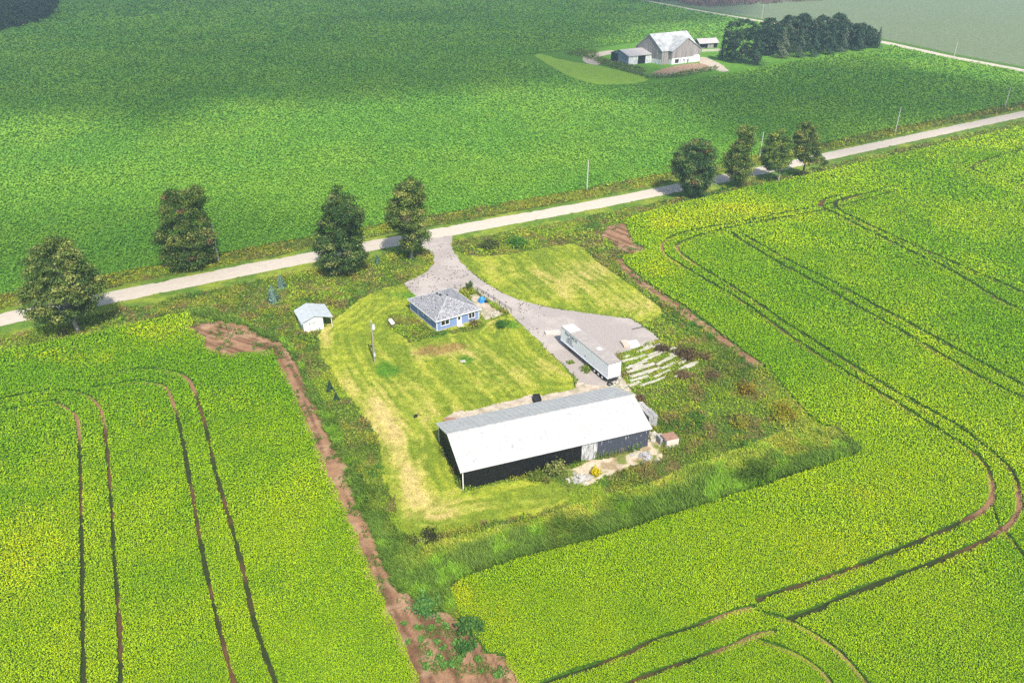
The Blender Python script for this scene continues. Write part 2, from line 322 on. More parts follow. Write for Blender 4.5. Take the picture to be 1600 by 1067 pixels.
def lawn_col(P):
    v, px = dryness(P)
    d, t = dline(P, lawn_w); d2, t2 = dline(P, lawn2_edge[6:14]); u2 = d2 < d; d = np.where(u2, d2, d); t = np.where(u2, t2, t)
    d = d+(fbm(P, 6, 5)-.5)*1.4
    streak = (vn(d/.6, t/7, 3)-.5)*.75+(vn(d/1.6, t/26, 9)-.5)*.55+.5+(fbm(P, .9, 21)-.5)*.8
    n1 = fbm(P, 9, 2)
    c = np.tile(np.array([.17, .23, .022]), (len(P), 1))
    c = mixc(c, (.32, .36, .032), sm(streak+(n1-.5)*1.0, .15, .95))
    dd = v*.85+(n1-.5)*.8+(streak-.55)*.75-.14
    c = mixc(c, (.41, .37, .09), sm(dd, .0, .7)*.75)
    c = mixc(c, (.53, .41, .17), sm(dd, .35, 1.1)*.85)
    br = np.exp(-((px[:, 0]-670)/34)**2-((px[:, 1]-548)/9)**2)+np.exp(-((px[:, 0]-712)/30)**2-((px[:, 1]-540)/8)**2)*.7
    c = mixc(c, (.26, .15, .06), sm(br+(fbm(P, 1.5, 33)-.5)*.8, .35, .9)*.7)
    g1 = np.exp(-((px[:, 0]-605)/22)**2-((px[:, 1]-578)/16)**2)+np.exp(-((px[:, 0]-672)/30)**2-((px[:, 1]-522)/8)**2)+np.exp(-((px[:, 0]-800)/16)**2-((px[:, 1]-508)/8)**2)+np.exp(-((px[:, 0]-728)/14)**2-((px[:, 1]-562)/8)**2)+.8*np.exp(-((px[:, 0]-650)/60)**2-((px[:, 1]-462)/10)**2)
    c = mixc(c, (.07, .19, .015), sm(g1+(fbm(P, 1.2, 43)-.5)*.5, .3, .8)*.85)
    return c
def weed_col(P):
    c = np.tile(np.array([.07, .115, .018]), (len(P), 1))
    c = mixc(c, (.16, .22, .02), sm(fbm(P, 7, 61), .45, .65)); c = mixc(c, (.15, .115, .05), sm(fbm(P, 4, 71), .6, .72)*.6)
    return c
def verge_grass_col(P):
    c = np.tile(np.array([.10, .18, .022]), (len(P), 1)); c = mixc(c, (.21, .26, .03), sm(fbm(P, 6, 81), .4, .7)); return c
RUT = np.vstack([atl([(700,1150),(640,1000),(595,915),(540,790),(480,650),(430,545),(300,505)]), atl([(965,400),(1005,445),(1080,496),(1190,575)])[:0].reshape(-1, 2)])
def dirt_col(P):
    c = np.tile(np.array([.29, .165, .095]), (len(P), 1)); n = fbm(P, 3, 91)
    dl, tt = dline(P, RUT); T = vn(dl/.42+fbm(P, 4, 93), tt/8, 4)
    c = mixc(c, (.12, .062, .034), sm(n*.35+T*.65, .38, .66)*.85); c = mixc(c, (.38, .25, .155), sm(fbm(P, 2, 95), .55, .7)*.6); return c
def pale_col(P):
    c = np.tile(np.array([.52, .43, .31]), (len(P), 1)); c = mixc(c, (.33, .25, .15), sm(fbm(P, 1.6, 97), .48, .62)); c = mixc(c, (.16, .19, .04), sm(fbm(P, 2.6, 98), .56, .64)); return c
def gravel_col(P):
    c = np.tile(np.array([.35, .305, .285]), (len(P), 1)); n = fbm(P, 5, 99)
    c = mixc(c, (.42, .37, .34), sm(n, .45, .7)); c = mixc(c, (.35, .31, .28), sm(fbm(P, 2.1, 101), .5, .75)*.5)
    px = proj(np.column_stack([P, np.zeros(len(P))]))
    near_edge = sm(px[:, 1]-px[:, 0]*.55, 20, 80)
    
    return c
yard_edge = yard_gravel
def jit(P, a, s=1.3): return P+np.column_stack([fbm(P, s, 201)-.5, fbm(P, s, 203)-.5])*2*a
hx = .29
allx = np.arange(-230, 330, hx)
def side(P):       # signed distance to the road's centre line, + = far side
    d, _ = dline(P, road_c)
    k = np.interp(P[:, 0], road_c[:, 0], road_c[:, 1]); return np.where(P[:, 1] > k, d, -d)
def classify(P):
    # 0 none 1 weeds 2 lawn 3 dirt 4 gravel 5 pale 6 garden 7 verge grass 8 yard gravel/patio
    Q = jit(P, .45); z = np.zeros(len(P), int)
    s = side(P); near = (s < -2.5) & (s > -120)
    cl = pip(Q, crop_left) | pip(Q, crop_right)
    z[near & ~cl] = 1
    z[(s < -2.5) & (s > -7.6+(fbm(P, 5, 207)-.5)*3) & ~cl] = 7
    z[(s > 2.5) & (s < 13.2+(fbm(P, 3, 209)-.5))] = 1
    z[(s > 2.5) & (s < 5.2+(fbm(P, 5, 211)-.5)*2)] = 7
    L = (pip(Q, lawn) | pip(jit(P, .25), lawn2)) & (z > 0); z[L] = 2
    z[pip(Q, garden)] = 6
    for d in dirt_strips:
        for sx, sy in (((0, 0), (.6, 0), (-.6, 0), (0, .6), (0, -.6)) if d is dirt_strips[0] else ((0, 0),)): z[pip(jit(P, .8, 1.0)+np.array([sx, sy]), d)] = 3
    z[pip(Q, pale_dirt)] = 5; z[pip(Q, yard_gravel)] = 8; z[pip(Q, patio)] = 8
    z[pip(jit(P, .3), driveway)] = 4
    return z
GX = np.arange(-235, 330, hx); GY = np.arange(36, 420, hx)
def coarse_keep(P):
    pr = proj(np.column_stack([P, np.zeros(len(P))])); return (pr[:, 0] > -250) & (pr[:, 0] < 1850) & (pr[:, 1] < 1200)
Xc, Yc = np.meshgrid(GX[:-1]+hx/2, GY[:-1]+hx/2); PC = np.stack([Xc.ravel(), Yc.ravel()], 1)
cand = coarse_keep(PC) & (side(PC) < 15)
zone = np.zeros(len(PC), int); zone[cand] = classify(PC[cand])
nx = len(GX)
ii = (np.arange(len(GY)-1)[:, None]*nx+np.arange(nx-1)[None]).ravel()
FF = np.stack([ii, ii+1, ii+1+nx, ii+nx], 1)
GXX, GYY = np.meshgrid(GX, GY); GP = np.stack([GXX.ravel(), GYY.ravel()], 1)
def zone_sheet(name, ids, colf, mat, z, zf=None):
    Fc = FF[np.isin(zone, ids)]; u, inv = np.unique(Fc, return_inverse=True); Fc = inv.reshape(-1, 4); P = GP[u]
    Z = np.full(len(P), z)+(zf(P) if zf else 0)
    return tag(raw_mesh(name, np.column_stack([P, Z]), Fc, mat, col=colf(P), smooth=True), kind='structure')
zone_sheet('rough_ground', [1, 6], weed_col, GRASSM, .012, lambda P: (fbm(P, 2, 301))*.10)
zone_sheet('verge', [7], verge_grass_col, GRASSM, .02, lambda P: (fbm(P, 2, 302))*.05)
zone_sheet('lawn', [2], lawn_col, GRASSM, .02, lambda P: (fbm(P, 1.5, 303))*.05)
zone_sheet('bare_soil', [3], dirt_col, SOILM, .02, lambda P: (fbm(P, .9, 304))*.09)
zone_sheet('driveway', [4], gravel_col, GRAVM, .03)
zone_sheet('pale_earth', [5], pale_col, SOILM, .03, lambda P: (fbm(P, .9, 305))*.06)
zone_sheet('yard_gravel', [8], lambda P: mixc(pale_col(P), (.46, .39, .33), np.full(len(P), .55)), SOILM, .03, lambda P: (fbm(P, .9, 306))*.05)

M_ROAD = pmat('gravel_road_surface', (.48, .41, .335), .95, scale=.7, col2=(.55, .48, .40), spec=.1, bump=.01, detail=8)
strip_mesh('road', road_c, 3.25, .05, M_ROAD, jit=.35, step=1.0)
strip_mesh('far_road', fr, 4.2, .04, M_ROAD, jit=.9, step=4.0)
strip_mesh('far_verge', fr+np.array([6.2, 3.0]), 5.5, .0, M_GROUND, jit=1.5, step=4.0)
# wheel tracks through the crop: brown and dark earth
def track_col(i):
    br = atl(track_brown[i]) if track_brown[i] else None
    def f(P):
        c = np.tile(np.array([.035, .045, .015]), (len(P), 1)); c = mixc(c, (.11, .06, .03), sm(fbm(P, 5, 400+i), .48, .68))
        if br is not None:
            d = np.min(np.stack([np.hypot(*(P-b).T) for b in br]), 0); c = mixc(c, (.26, .14, .08), sm(-d, -6.0, -2))
        return c
    return f
V = []; Fs = []; Cs = []; nb = 0
for i, tl in enumerate(tracks):
    o = strip_mesh('t', tl, track_w[i]*1.15, .03, SOILM, jit=.1, step=.6, colf=track_col(i))
    me = o.data; n = len(me.vertices); a = np.zeros(n*3, np.float32); me.vertices.foreach_get('co', a); V.append(a.reshape(-1, 3))
    f = np.zeros(len(me.loops), np.int32); me.loops.foreach_get('vertex_index', f); Fs.append(f.reshape(-1, 4)+nb); nb += n
    cc = np.zeros(n*4, np.float32); me.color_attributes['tint'].data.foreach_get('color', cc); Cs.append(cc.reshape(-1, 4)[:, :3])
    bpy.data.objects.remove(o); bpy.data.meshes.remove(me)
V = np.vstack(V); V[:, 2] += np.repeat(np.arange(len(tracks))*.003, [len(c) for c in Cs])
tag(raw_mesh('wheel_tracks', V, np.vstack(Fs), SOILM, col=np.vstack(Cs)), kind='structure')

# ------------------------------------------------------------------ foliage generators
def quads(Cn, size, nrm, col, elong=1.0, roll=None):
    n = len(Cn); nrm = nrm/np.linalg.norm(nrm, axis=1)[:, None]
    r = rng.normal(size=(n, 3)); u = np.cross(nrm, r); u /= np.linalg.norm(u, axis=1)[:, None]; v = np.cross(nrm, u)
    s = np.broadcast_to(size, (n,))[:, None]*.5
    k = rng.uniform(.55, 1.0, (n, 4, 1))
    V = np.stack([Cn-u*s*elong*k[:, 0], Cn-v*s*k[:, 1], Cn+u*s*elong*k[:, 2], Cn+v*s*k[:, 3]], 1).reshape(-1, 3)
    Fc = np.arange(n*4).reshape(-1, 4); return V, Fc, np.repeat(col, 4, 0)
def blades(Bp, h, lean, wd, col, coltip=None):
    n = len(Bp); h = np.broadcast_to(h, (n,)); a = rng.uniform(0, 2*math.pi, n); s = np.stack([np.cos(a), np.sin(a), np.zeros(n)], 1)*np.broadcast_to(wd, (n,))[:, None]*.5
    m = Bp+np.column_stack([lean*.35*h[:, None], h*.6]); t = Bp+np.column_stack([lean*h[:, None], h*(1-.3*np.hypot(*lean.T))])
    V = np.stack([Bp-s, Bp+s, m+s*.9, m-s*.9, t+s*.15, t-s*.15], 1).reshape(-1, 3)
    b = np.arange(n)[:, None]*6; Fc = np.concatenate([b+np.array([[0, 1, 2, 3]]), b+np.array([[3, 2, 4, 5]])], 0)
    ct = col if coltip is None else coltip
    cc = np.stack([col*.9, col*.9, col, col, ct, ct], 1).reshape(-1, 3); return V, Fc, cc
class Acc:
    def __init__(s): s.V = []; s.F = []; s.C = []; s.n = 0
    def add(s, t):
        V, Fc, c = t; s.V.append(V); s.F.append(Fc+s.n); s.C.append(c); s.n += len(V)
    def build(s, name, mat=LEAF, parent=None): return raw_mesh(name, np.vstack(s.V), np.vstack(s.F), mat, parent, col=np.vstack(s.C))
def lod_points(k, dmin, dmax, x0, x1, y0, y1, mask, q=1.3, margin=120):
    out = []; d = dmin
    while d < dmax:
        d2 = d*q; s = k*(d*d2)**.5
        nx_ = int((x1-x0)/s); ny_ = int((y1-y0)/s)
        X, Y = np.meshgrid(x0+np.arange(nx_)*s, y0+np.arange(ny_)*s); P = np.stack([X.ravel(), Y.ravel()], 1)
        r = np.hypot(P[:, 0], P[:, 1]); m = (r >= d) & (r < min(d2, dmax)); P = P[m]
        pr = proj(np.column_stack([P, np.zeros(len(P))])); m = (pr[:, 0] > -margin) & (pr[:, 0] < 1600+margin) & (pr[:, 1] < 1067+margin) & (pr[:, 1] > -margin); P = P[m]
        P = P+rng.uniform(-.48, .48, P.shape)*s; P = P[mask(P)]
        out.append(np.column_stack([P, np.full(len(P), s)])); d = d2
    return np.vstack(out)
YEL = [(90,560,120,22,.8),(240,520,60,18,.6),(1040,350,60,18,.4),(1150,330,80,20,.3),(230,655,30,22,.5),(720,930,30,22,.7),(770,965,40,30,.4),(1230,420,60,40,.35),(1040,430,50,25,.5),(1500,870,60,30,.3),(20,900,60,110,.28),(60,800,80,80,.25),(390,640,40,40,.4),(1490,560,60,60,.3),(1550,430,60,30,.3),(1290,860,70,40,.25),(1330,770,60,20,.3)]
def crop_color(P, far=False):
    px = proj(np.column_stack([P, np.zeros(len(P))])); v = np.zeros(len(P))
    n1 = fbm(P, 28, 501); n2 = fbm(P, 5, 503); r = rng.random(len(P))
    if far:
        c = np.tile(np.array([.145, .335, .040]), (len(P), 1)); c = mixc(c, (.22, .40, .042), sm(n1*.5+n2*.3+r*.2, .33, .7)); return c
    for x, y, rx, ry, a in YEL: v += a*np.exp(-((px[:, 0]-x)/rx)**2-((px[:, 1]-y)/ry)**2)
    c = np.tile(np.array([.19, .405, .013]), (len(P), 1))
    c = mixc(c, (.42, .60, .015), sm(n1*.65+n2*.2+r*.25, .32, .72))
    c = mixc(c, (.76, .70, .016), sm(v*.85+(n2-.5)*.35+(n1-.5)*.9+(r-.5)*.5-.02, .10, .9)*.7)
    c = mixc(c, (.30, .25, .05), (r > .985)*.8)
    return c
def track_mask(P):
    m = np.ones(len(P), bool)
    for i, tl in enumerate(tracks):
        lo, hi = tl.min(0)-2, tl.max(0)+2; b = (P[:, 0] > lo[0]) & (P[:, 0] < hi[0]) & (P[:, 1] > lo[1]) & (P[:, 1] < hi[1])
        if not b.any(): continue
        d, _ = dline(P[b], tl); w_ = track_w[i]*(.45+1.1*vn(P[b][:, 0]/1.5, P[b][:, 1]/1.5, i))
        mm = m[b]; mm[d < w_] = False; m[b] = mm
    return m
def crop_mesh(name, Pts, label, far=False, nq=3, hgt=.75):
    A = Acc(); tl = .38 if far else .5; lo_ = .86 if far else .66; P = Pts[:, :2]; s = Pts[:, 2]; base = crop_color(P, far); hh = hgt*(.8+.35*fbm(P, 4, 601))
    for q in range(nq):
        n = len(P); off = rng.uniform(-.5, .5, (n, 2))*s[:, None]*.8; z = hh*rng.uniform(.55, 1.0, n)
        nr = np.column_stack([rng.normal(0, tl, n), rng.normal(0, tl, n), np.ones(n)])
        A.add(quads(np.column_stack([P+off, z]), s*rng.uniform(.65, 1.15, n), nr, base*rng.uniform(lo_, 1.16, (n, 1)), 1.2))
    o = A.build(name, LEAF_CROP); return tag(o, label, 'soybean crop', kind='stuff')
mL = lambda P: pip(jit(P, .35), crop_left) & track_mask(P)
mR = lambda P: pip(jit(P, .35), crop_right) & track_mask(P)
crop_mesh('soybean_plants', lod_points(.0020, 40, 330, -230, 60, 30, 170, mL), 'yellow green soybean rows left of the farmyard, cut by curved wheel tracks')
crop_mesh('soybean_plants', lod_points(.0020, 40, 420, -30, 420, 30, 420, mR), 'yellow green soybean rows right of and below the farmyard with looping wheel tracks')
farm_zone = atl([(800,88),(838,84),(935,74),(997,66),(1130,60),(1400,60),(1385,80),(1320,84),(1200,104),(1140,118),(1040,128),(1012,132),(935,134),(905,128),(870,112)])
mF = lambda P: pip(P, far_poly) & ~pip(P, farm_zone)
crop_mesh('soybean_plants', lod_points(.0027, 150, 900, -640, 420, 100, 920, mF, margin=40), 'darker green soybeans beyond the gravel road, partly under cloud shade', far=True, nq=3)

# ---- rough growth
dark_u = np.array([.045, .10, .02])
def weed_patch_color(P, n):
    a = fbm(P, 5.5, 701); b = fbm(P, 3.2, 703); c0 = fbm(P, 9, 705); r = rng.random(len(P))
    c = np.tile(np.array([.155, .225, .034]), (len(P), 1))
    c = mixc(c, (.07, .17, .025), sm(a+(r-.5)*.2, .50, .62))
    c = mixc(c, (.26, .37, .03), sm(c0+(r-.5)*.25, .48, .60))
    c = mixc(c, (.40, .36, .045), sm(b+(r-.5)*.2, .57, .70)*.6)
    c = mixc(c, (.26, .17, .08), sm(fbm(P, 2.4, 709), .56, .68)*.75)
    return c
def scatter_weeds(name, mask, label, k=.0034, hgt=.6, dmax=420, nq=4, bbox=(-240, 330, 45, 400), gold=.02, colmul=None, blade=1):
    Pts = lod_points(k, 60, dmax, *bbox, mask, margin=100); P = Pts[:, :2]; s = Pts[:, 2]; A = Acc(); n = len(P)
    base = weed_patch_color(P, n); hh = hgt*(.25+1.5*sm(fbm(P, 3.5, 711), .3, .75))
    if colmul is not None: base = colmul(P, base)
    for q in range(nq):
        off = rng.uniform(-.5, .5, (n, 2))*s[:, None]*1.1; z = hh*rng.uniform(.2, 1.0, n)+.05
        nr = np.column_stack([rng.normal(0, .7, n), rng.normal(0, .7, n), np.ones(n)])
        A.add(quads(np.column_stack([P+off, z]), s*rng.uniform(.4, .85, n), nr, base*rng.uniform(.5, 1.6, (n, 1)), 1.3))
    for q in range(blade):
        off = rng.uniform(-.5, .5, (n, 2))*s[:, None]
        A.add(blades(np.column_stack([P+off, np.zeros(n)]), hh*rng.uniform(1.0, 1.7, n), rng.normal(0, .25, (n, 2)), s*.22, base*rng.uniform(.8, 1.5, (n, 1)), base*1.5))
    g_ = rng.random(n)+(fbm(P, 4, 721)-.5)*.5 > 1-gold
    if g_.any():
        m = g_.sum()
        for q in range(3):
            A.add(quads(np.column_stack([P[g_]+rng.uniform(-.3, .3, (m, 2)), hh[g_]*1.05+.1]), s[g_]*.6, rng.normal(0, .5, (m, 3))+[0, 0, 1.], np.tile([.42, .33, .02], (m, 1))*rng.uniform(.7, 1.2, (m, 1))))
    o = A.build(name); return tag(o, label, 'weeds', kind='stuff')
zlook = zone.reshape(len(GY)-1, nx-1)
def zmask(ids, extra=None):
    def f(P):
        i = ((P[:, 0]-GX[0])/hx).astype(int); j = ((P[:, 1]-GY[0])/hx).astype(int)
        ok = (i >= 0) & (j >= 0) & (i < nx-1) & (j < len(GY)-1); r = np.zeros(len(P), bool)
        r[ok] = np.isin(zlook[j[ok], i[ok]], ids)
        if extra is not None: r &= extra(P)
        return r
    return f
strips_rows = []
def not_things(P):
    m = np.ones(len(P), bool)
    for o in FOOT: m &= ~pip(P, o)
    return m
def rect(o, a, L, W, pad=0):
    c, s = math.cos(a), math.sin(a); u = np.array([c, s]); v = np.array([-s, c]); o = np.array(o)
    return np.array([o-u*pad-v*pad, o+u*(L+pad)-v*pad, o+u*(L+pad)+v*(W+pad), o-u*pad+v*(W+pad)])
BARN_O, BARN_A, BARN_L, BARN_W = (-6.8825, 85.9667), .3637, 29.99, 12.32
HOUSE_O, HOUSE_A = (-14.856, 133.907), .586
TR_O, TR_A = (9.324, 128.978), -1.0876
FOOT = [rect(BARN_O, BARN_A, BARN_L, BARN_W), rect(HOUSE_O, HOUSE_A, 9.7, 11.5, .1), rect(TR_O, TR_A, 16.15, 2.6), rect((-40.9, 133.1), R(27), 3.9, 5.4), rect(at(985, 541), 0, 3, 2.2)]
def concrete_mask(P): return pip(P, atl([(962,556),(1030,530),(1060,548),(1095,572),(1098,580),(1060,600),(1000,612),(978,604)]))
inbelt = lambda P: pip(jit(P, .5), belt)
s_near = lambda P: side(P) < 0
scatter_weeds('rough_weeds', zmask([1], lambda P: not_things(P) & ~inbelt(P) & s_near(P) & ~concrete_mask(P)), 'mixed green, brown and yellow weeds growing wild around the farmyard and along the near verge')
scatter_weeds('verge_weeds', zmask([1], lambda P: side(P) > 0), 'yellowing grass and weeds on the far side of the gravel road', hgt=.5,
              colmul=lambda P, c: mixc(c, (.28, .26, .03), sm(fbm(P, 14, 731), .35, .6)*.6))
scatter_weeds('garden_weeds', zmask([6], not_things), 'overgrown garden bed of green and rusty weeds beside the blue house', k=.003, hgt=.45, gold=.0,
              colmul=lambda P, c: mixc(c, (.22, .13, .04), sm(fbm(P, 2.4, 733), .5, .62)*.6))
scatter_weeds('slab_weeds', concrete_mask, 'weeds growing between the rows of concrete strips', k=.0034, hgt=.2, gold=0)
# tall grass belt
Pts = lod_points(.0026, 50, 300, -120, 90, 45, 200, lambda P: zmask([1])(P) & inbelt(P), margin=100)
P = Pts[:, :2]; s = Pts[:, 2]; n = len(P); A = Acc()
edge = np.vstack([atl([(300,491),(385,513),(434,536),(475,607),(503,670),(547,780),(575,836),(616,927),(703,924),(719,908),(900,855),(1100,792),(1342,712),(1345,703)])])
d, t = dline(P, edge); dk = 1-sm(d+(fbm(P, 3, 741)-.5)*7, 2.6, 7.0)
base = np.tile(np.array([.32, .40, .045]), (n, 1)); base = mixc(base, (.50, .48, .07), sm(fbm(P, 4, 743), .45, .65)*.7)
base = mixc(base, (.10, .19, .032), dk*.88); base = mixc(base, (.24, .44, .03), sm(fbm(P, 2.5, 747), .55, .7)*.6)
ang = fbm(P, 7, 751)*5+.4
for q in range(6):
    hh = (.6+.6*dk)*rng.uniform(.6, 1.15, n); ln = np.stack([np.cos(ang), np.sin(ang)], 1)*rng.uniform(.1, .7, (n, 1))+rng.normal(0, .26, (n, 2))
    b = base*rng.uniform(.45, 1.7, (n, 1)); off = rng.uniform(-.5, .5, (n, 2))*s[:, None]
    A.add(blades(np.column_stack([P+off, np.zeros(n)]), hh, ln, s*.26, b*.75, b*1.8))  # blade feet painted darker and tips lighter, as highlights in the grass
tag(A.build('tall_grass'), 'tall dark green grass belt bordering the farmyard on its left and lower sides', 'tall grass', kind='stuff')
# short tufts on the mown grass
Pts = lod_points(.0026, 50, 260, -60, 60, 60, 200, lambda P: zmask([2])(P) & not_things(P)); P = Pts[:, :2]; s = Pts[:, 2]; n = len(P); A = Acc(); base = lawn_col(P)
for q in range(2):
    off = rng.uniform(-.5, .5, (n, 2))*s[:, None]
    A.add(quads(np.column_stack([P+off, rng.uniform(.04, .12, n)]), s*rng.uniform(.35, .8, n), rng.normal(0, .45, (n, 3))+[0, 0, 1.], base*rng.uniform(.55, 1.5, (n, 1)), 1.5))
tag(A.build('mown_grass'), 'short mown grass with dry yellow swaths around the house and barn', 'grass', kind='stuff')
# debris on the driveway
Pts = lod_points(.0042, 60, 260, -60, 60, 60, 220, lambda P: zmask([4])(P) & (fbm(P, 2.2, 771)+(rng.random(len(P))-.5)*.5 > .64) & (proj(np.column_stack([P, np.zeros(len(P))]))[:, 0] < 850)); P = Pts[:, :2]; n = len(P); A = Acc()
for q in range(3):
    A.add(quads(np.column_stack([P+rng.normal(0, .12, (n, 2)), rng.uniform(.05, .14, n)]), rng.uniform(.08, .30, n), rng.normal(0, .3, (n, 3))+[0, 0, 1.], np.tile([.10, .085, .06], (n, 1))*rng.uniform(.5, 1.4, (n, 1)), 1.6))
tag(A.build('driveway_debris'), 'dark clods and dead leaves littering the driveway gravel near the house', 'debris', kind='stuff')
# small weeds on the bare strip
Pts = lod_points(.006, 40, 260, -90, 80, 50, 200, lambda P: zmask([3])(P) & (fbm(P, 1.6, 761) > .60)); P = Pts[:, :2]; s = Pts[:, 2]; n = len(P); A = Acc()
for q in range(9):
    off = rng.normal(0, .33, (n, 2))*s[:, None]
    A.add(quads(np.column_stack([P+off, rng.uniform(.05, .5, n)]), s*.42, rng.normal(0, .6, (n, 3))+[0, 0, 1.], np.tile([.10, .20, .03], (n, 1))*rng.uniform(.6, 1.3, (n, 1)), 1.4))
tag(A.build('soil_weeds'), 'scattered small green weeds sprouting on the bare brown soil strip', 'weeds', kind='stuff')

# ------------------------------------------------------------------ trees
BARK = pmat('bark', (.13, .10, .075), .9, scale=3, var=.35, bump=.03, stretch=(1, 1, .3))
BARK_PALE = pmat('pale_bark', (.27, .24, .20), .9, scale=3, var=.3, bump=.03, stretch=(1, 1, .3))
def top_height(b, x, y):
    bx, by = at(*b); z = 8.0
    for _ in range(30):
        p = proj((bx, by, z))[1]; p2 = proj((bx, by, z+.5))[1]; z += (y-p)/(p2-p)*.5
    return z
def profile_tree(name, base, rows, label, cat='tree', group=None, cols=((.045, .085, .026), (.085, .125, .03), (.16, .17, .055)), leaf=.36, dens=1.0, rust=0, rustc=(.26, .12, .05), gap=.35, bark=BARK, seed=0, depth=.95, trunk=None):
    bx, by = at(*base); T = []
    for y, xl, xr in rows:
        z = top_height(base, 0, y); c = proj((bx, by, z)); dpt = (by*math.cos(PITCH)-(z-CAM_H)*math.sin(PITCH)); k = dpt/F_PX
        T.append((z, ((xl+xr)/2-c[0])*k, (xr-xl)/2*k))
    T.sort(); T = np.array(T); zmin, zmax = T[0, 0], T[-1, 0]; H = zmax
    rg = np.random.default_rng(900+seed)
    root = thing(name, label, cat, (bx, by, 0), 0, group)
    off = lambda z: np.interp(z, T[:, 0], T[:, 1]); rad = lambda z: np.interp(z, T[:, 0], T[:, 2])*1.07
    # clusters inside the profile: leafy masses, more of them near the outside
    zs = np.linspace(zmin, zmax, 60); wgt = np.maximum([rad(z) for z in zs], .4); wgt = wgt**1.6; wgt /= wgt.sum()
    vol = float(sum(rad(z)**2 for z in zs)/60*(zmax-zmin)); nc = int(np.clip(vol*.6*dens, 34, 260))
    CL = []
    for i in range(nc):
        z = rg.choice(zs, p=wgt)+rg.normal(0, .2); a = rg.uniform(0, 2*math.pi); r0 = rad(z); cr = rg.uniform(.8, 1.5)*min(1, .35+r0/4)*(.6+H/40)
        rr = max(r0-cr*.75, 0)*math.sqrt(rg.uniform(.25, 1.0))
        CL.append((off(z)+rr*math.cos(a), rr*math.sin(a)*depth, min(z, zmax-cr*.55), cr))
    CL = np.array(CL)
    A = Acc(); 
    for i, (cx, cy, cz, cr) in enumerate(CL):
        m = int(95*(cr/1.2)**2*(.42/leaf)**1.5*dens**.3); v = rg.normal(size=(m, 3)); v /= np.linalg.norm(v, axis=1)[:, None]; v[:, 2] = np.abs(v[:, 2])*np.where(rg.random(m) < .72, 1, -1)
        rr = cr*rg.uniform(.45, 1.08, (m, 1)); p = np.array([cx, cy, cz])+v*rr*np.array([1.1, 1.1, .72]); p[:, 2] = np.maximum(p[:, 2], .2)
        nr = v+rg.normal(0, .55, (m, 3))+np.array([0, 0, .35])
        tone = rg.random(); c = np.tile(np.array(cols[0] if tone < .45 else cols[1] if tone < .85 else cols[2]), (m, 1))
        hi = (rg.random(m) < .08) & (v[:, 2] > .2); c[hi] = np.array(cols[2])  # some upper leaves painted lighter as highlights
        if rust and rg.random() < rust: c = mixc(c, rustc, np.full(m, .75))
        A.add(quads(p, leaf*rg.uniform(.6, 1.35, m), nr, c*rg.uniform(.6, 1.9, (m, 1)), 1.3))
    A.build('crown', LEAF, root)
    # trunk and limbs
    tr = trunk or .028*H/1.4; M = MB(); px_ = [(0, 0, -.3), (0, 0, .6)]
    zt = zmin+(zmax-zmin)*.72
    for k in range(1, 6): z = .6+(zt-.6)*k/5; px_.append((off(max(z, zmin))*(k/5)*.8+.1*math.sin(k*2.1+seed), .12*math.cos(k*1.7+seed), z))
    M.tube(px_, [tr*1.35]+[tr*(1-.8*k/6) for k in range(6)], 9)
    pick = CL[rg.permutation(len(CL))[:16]]
    for cx, cy, cz, cr in pick:
        z0 = min(max(cz-rg.uniform(1.5, 3.0)-.25*math.hypot(cx, cy), zmin*.8+.5), zt*.97); f = (z0-.6)/(zt-.6); x0 = off(max(z0, zmin))*f*.8
        q0 = Vector((x0, 0, z0)); q2 = Vector((cx, cy, cz)); q1 = q0.lerp(q2, .5)+Vector((0, 0, -.25+.3*rg.random())); r0 = tr*(.5-.3*f)
        M.tube([q0, q1, q2], [r0, r0*.65, r0*.2], 6, False)
    M.build('trunk', bark, root, smooth=True)
    return root
road_cols = ((.060, .105, .024), (.115, .165, .034), (.22, .24, .06))
gr = 'tall trees along the gravel road'
profile_tree('roadside_tree', (122.5,519), [(369,80,92),(376,70,101),(389,46,116),(402,38,125),(414,38,132),(440,38,152),(465,33,159),(478,43,152),(490,52,130),(499,85,112)], 'broad leafy tree at far left, its pale trunk standing in front of the road', gap=.4, group=gr, cols=((.060, .10, .026), (.11, .155, .034), (.21, .23, .06)), seed=1, bark=BARK_PALE)
profile_tree('roadside_tree', (288,418), [(296,258,316),(310,250,320),(325,244,320),(340,240,318),(352,250,330),(362,230,330),(370,245,335),(380,250,333),(392,252,338),(405,253,335),(414,265,318)], 'ragged square-topped tree with rusty patch low on its left, beside a leaning pole', rust=.05, rustc=(.24, .13, .07), group=gr, cols=road_cols, seed=2)
profile_tree('roadside_tree', (540,427), [(290,526,537),(300,512,550),(315,508,556),(330,500,572),(345,500,568),(360,492,566),(370,488,570),(385,490,572),(398,494,576),(410,500,570),(422,515,558)], 'dense dark cone-shaped tree reaching to the ground, left of the driveway mouth', group=gr, cols=((.045, .085, .024), (.085, .135, .034), (.19, .21, .07)), dens=1.25, seed=3)
profile_tree('roadside_tree', (643,405), [(276,638,646),(285,628,655),(298,612,668),(310,610,668),(320,606,665),(332,600,668),(345,602,664),(360,618,668),(370,622,676),(380,622,664),(389,634,654)], 'airy upright tree with bare lower trunk at the driveway mouth', group=gr, cols=road_cols, rust=.05, rustc=(.16, .12, .07), seed=4, bark=BARK_PALE)
profile_tree('roadside_tree', (1083,309), [(219,1090,1104),(226,1065,1115),(236,1055,1120),(246,1048,1121),(258,1046,1120),(270,1048,1120),(282,1055,1115),(292,1062,1106),(300,1070,1096)], 'round dark tree with rusty red leaves in its crown, leftmost of the roadside four', rust=.035, rustc=(.30, .12, .05), group=gr, cols=((.045, .09, .030), (.085, .145, .040), (.17, .20, .06)), dens=1.2, seed=5)
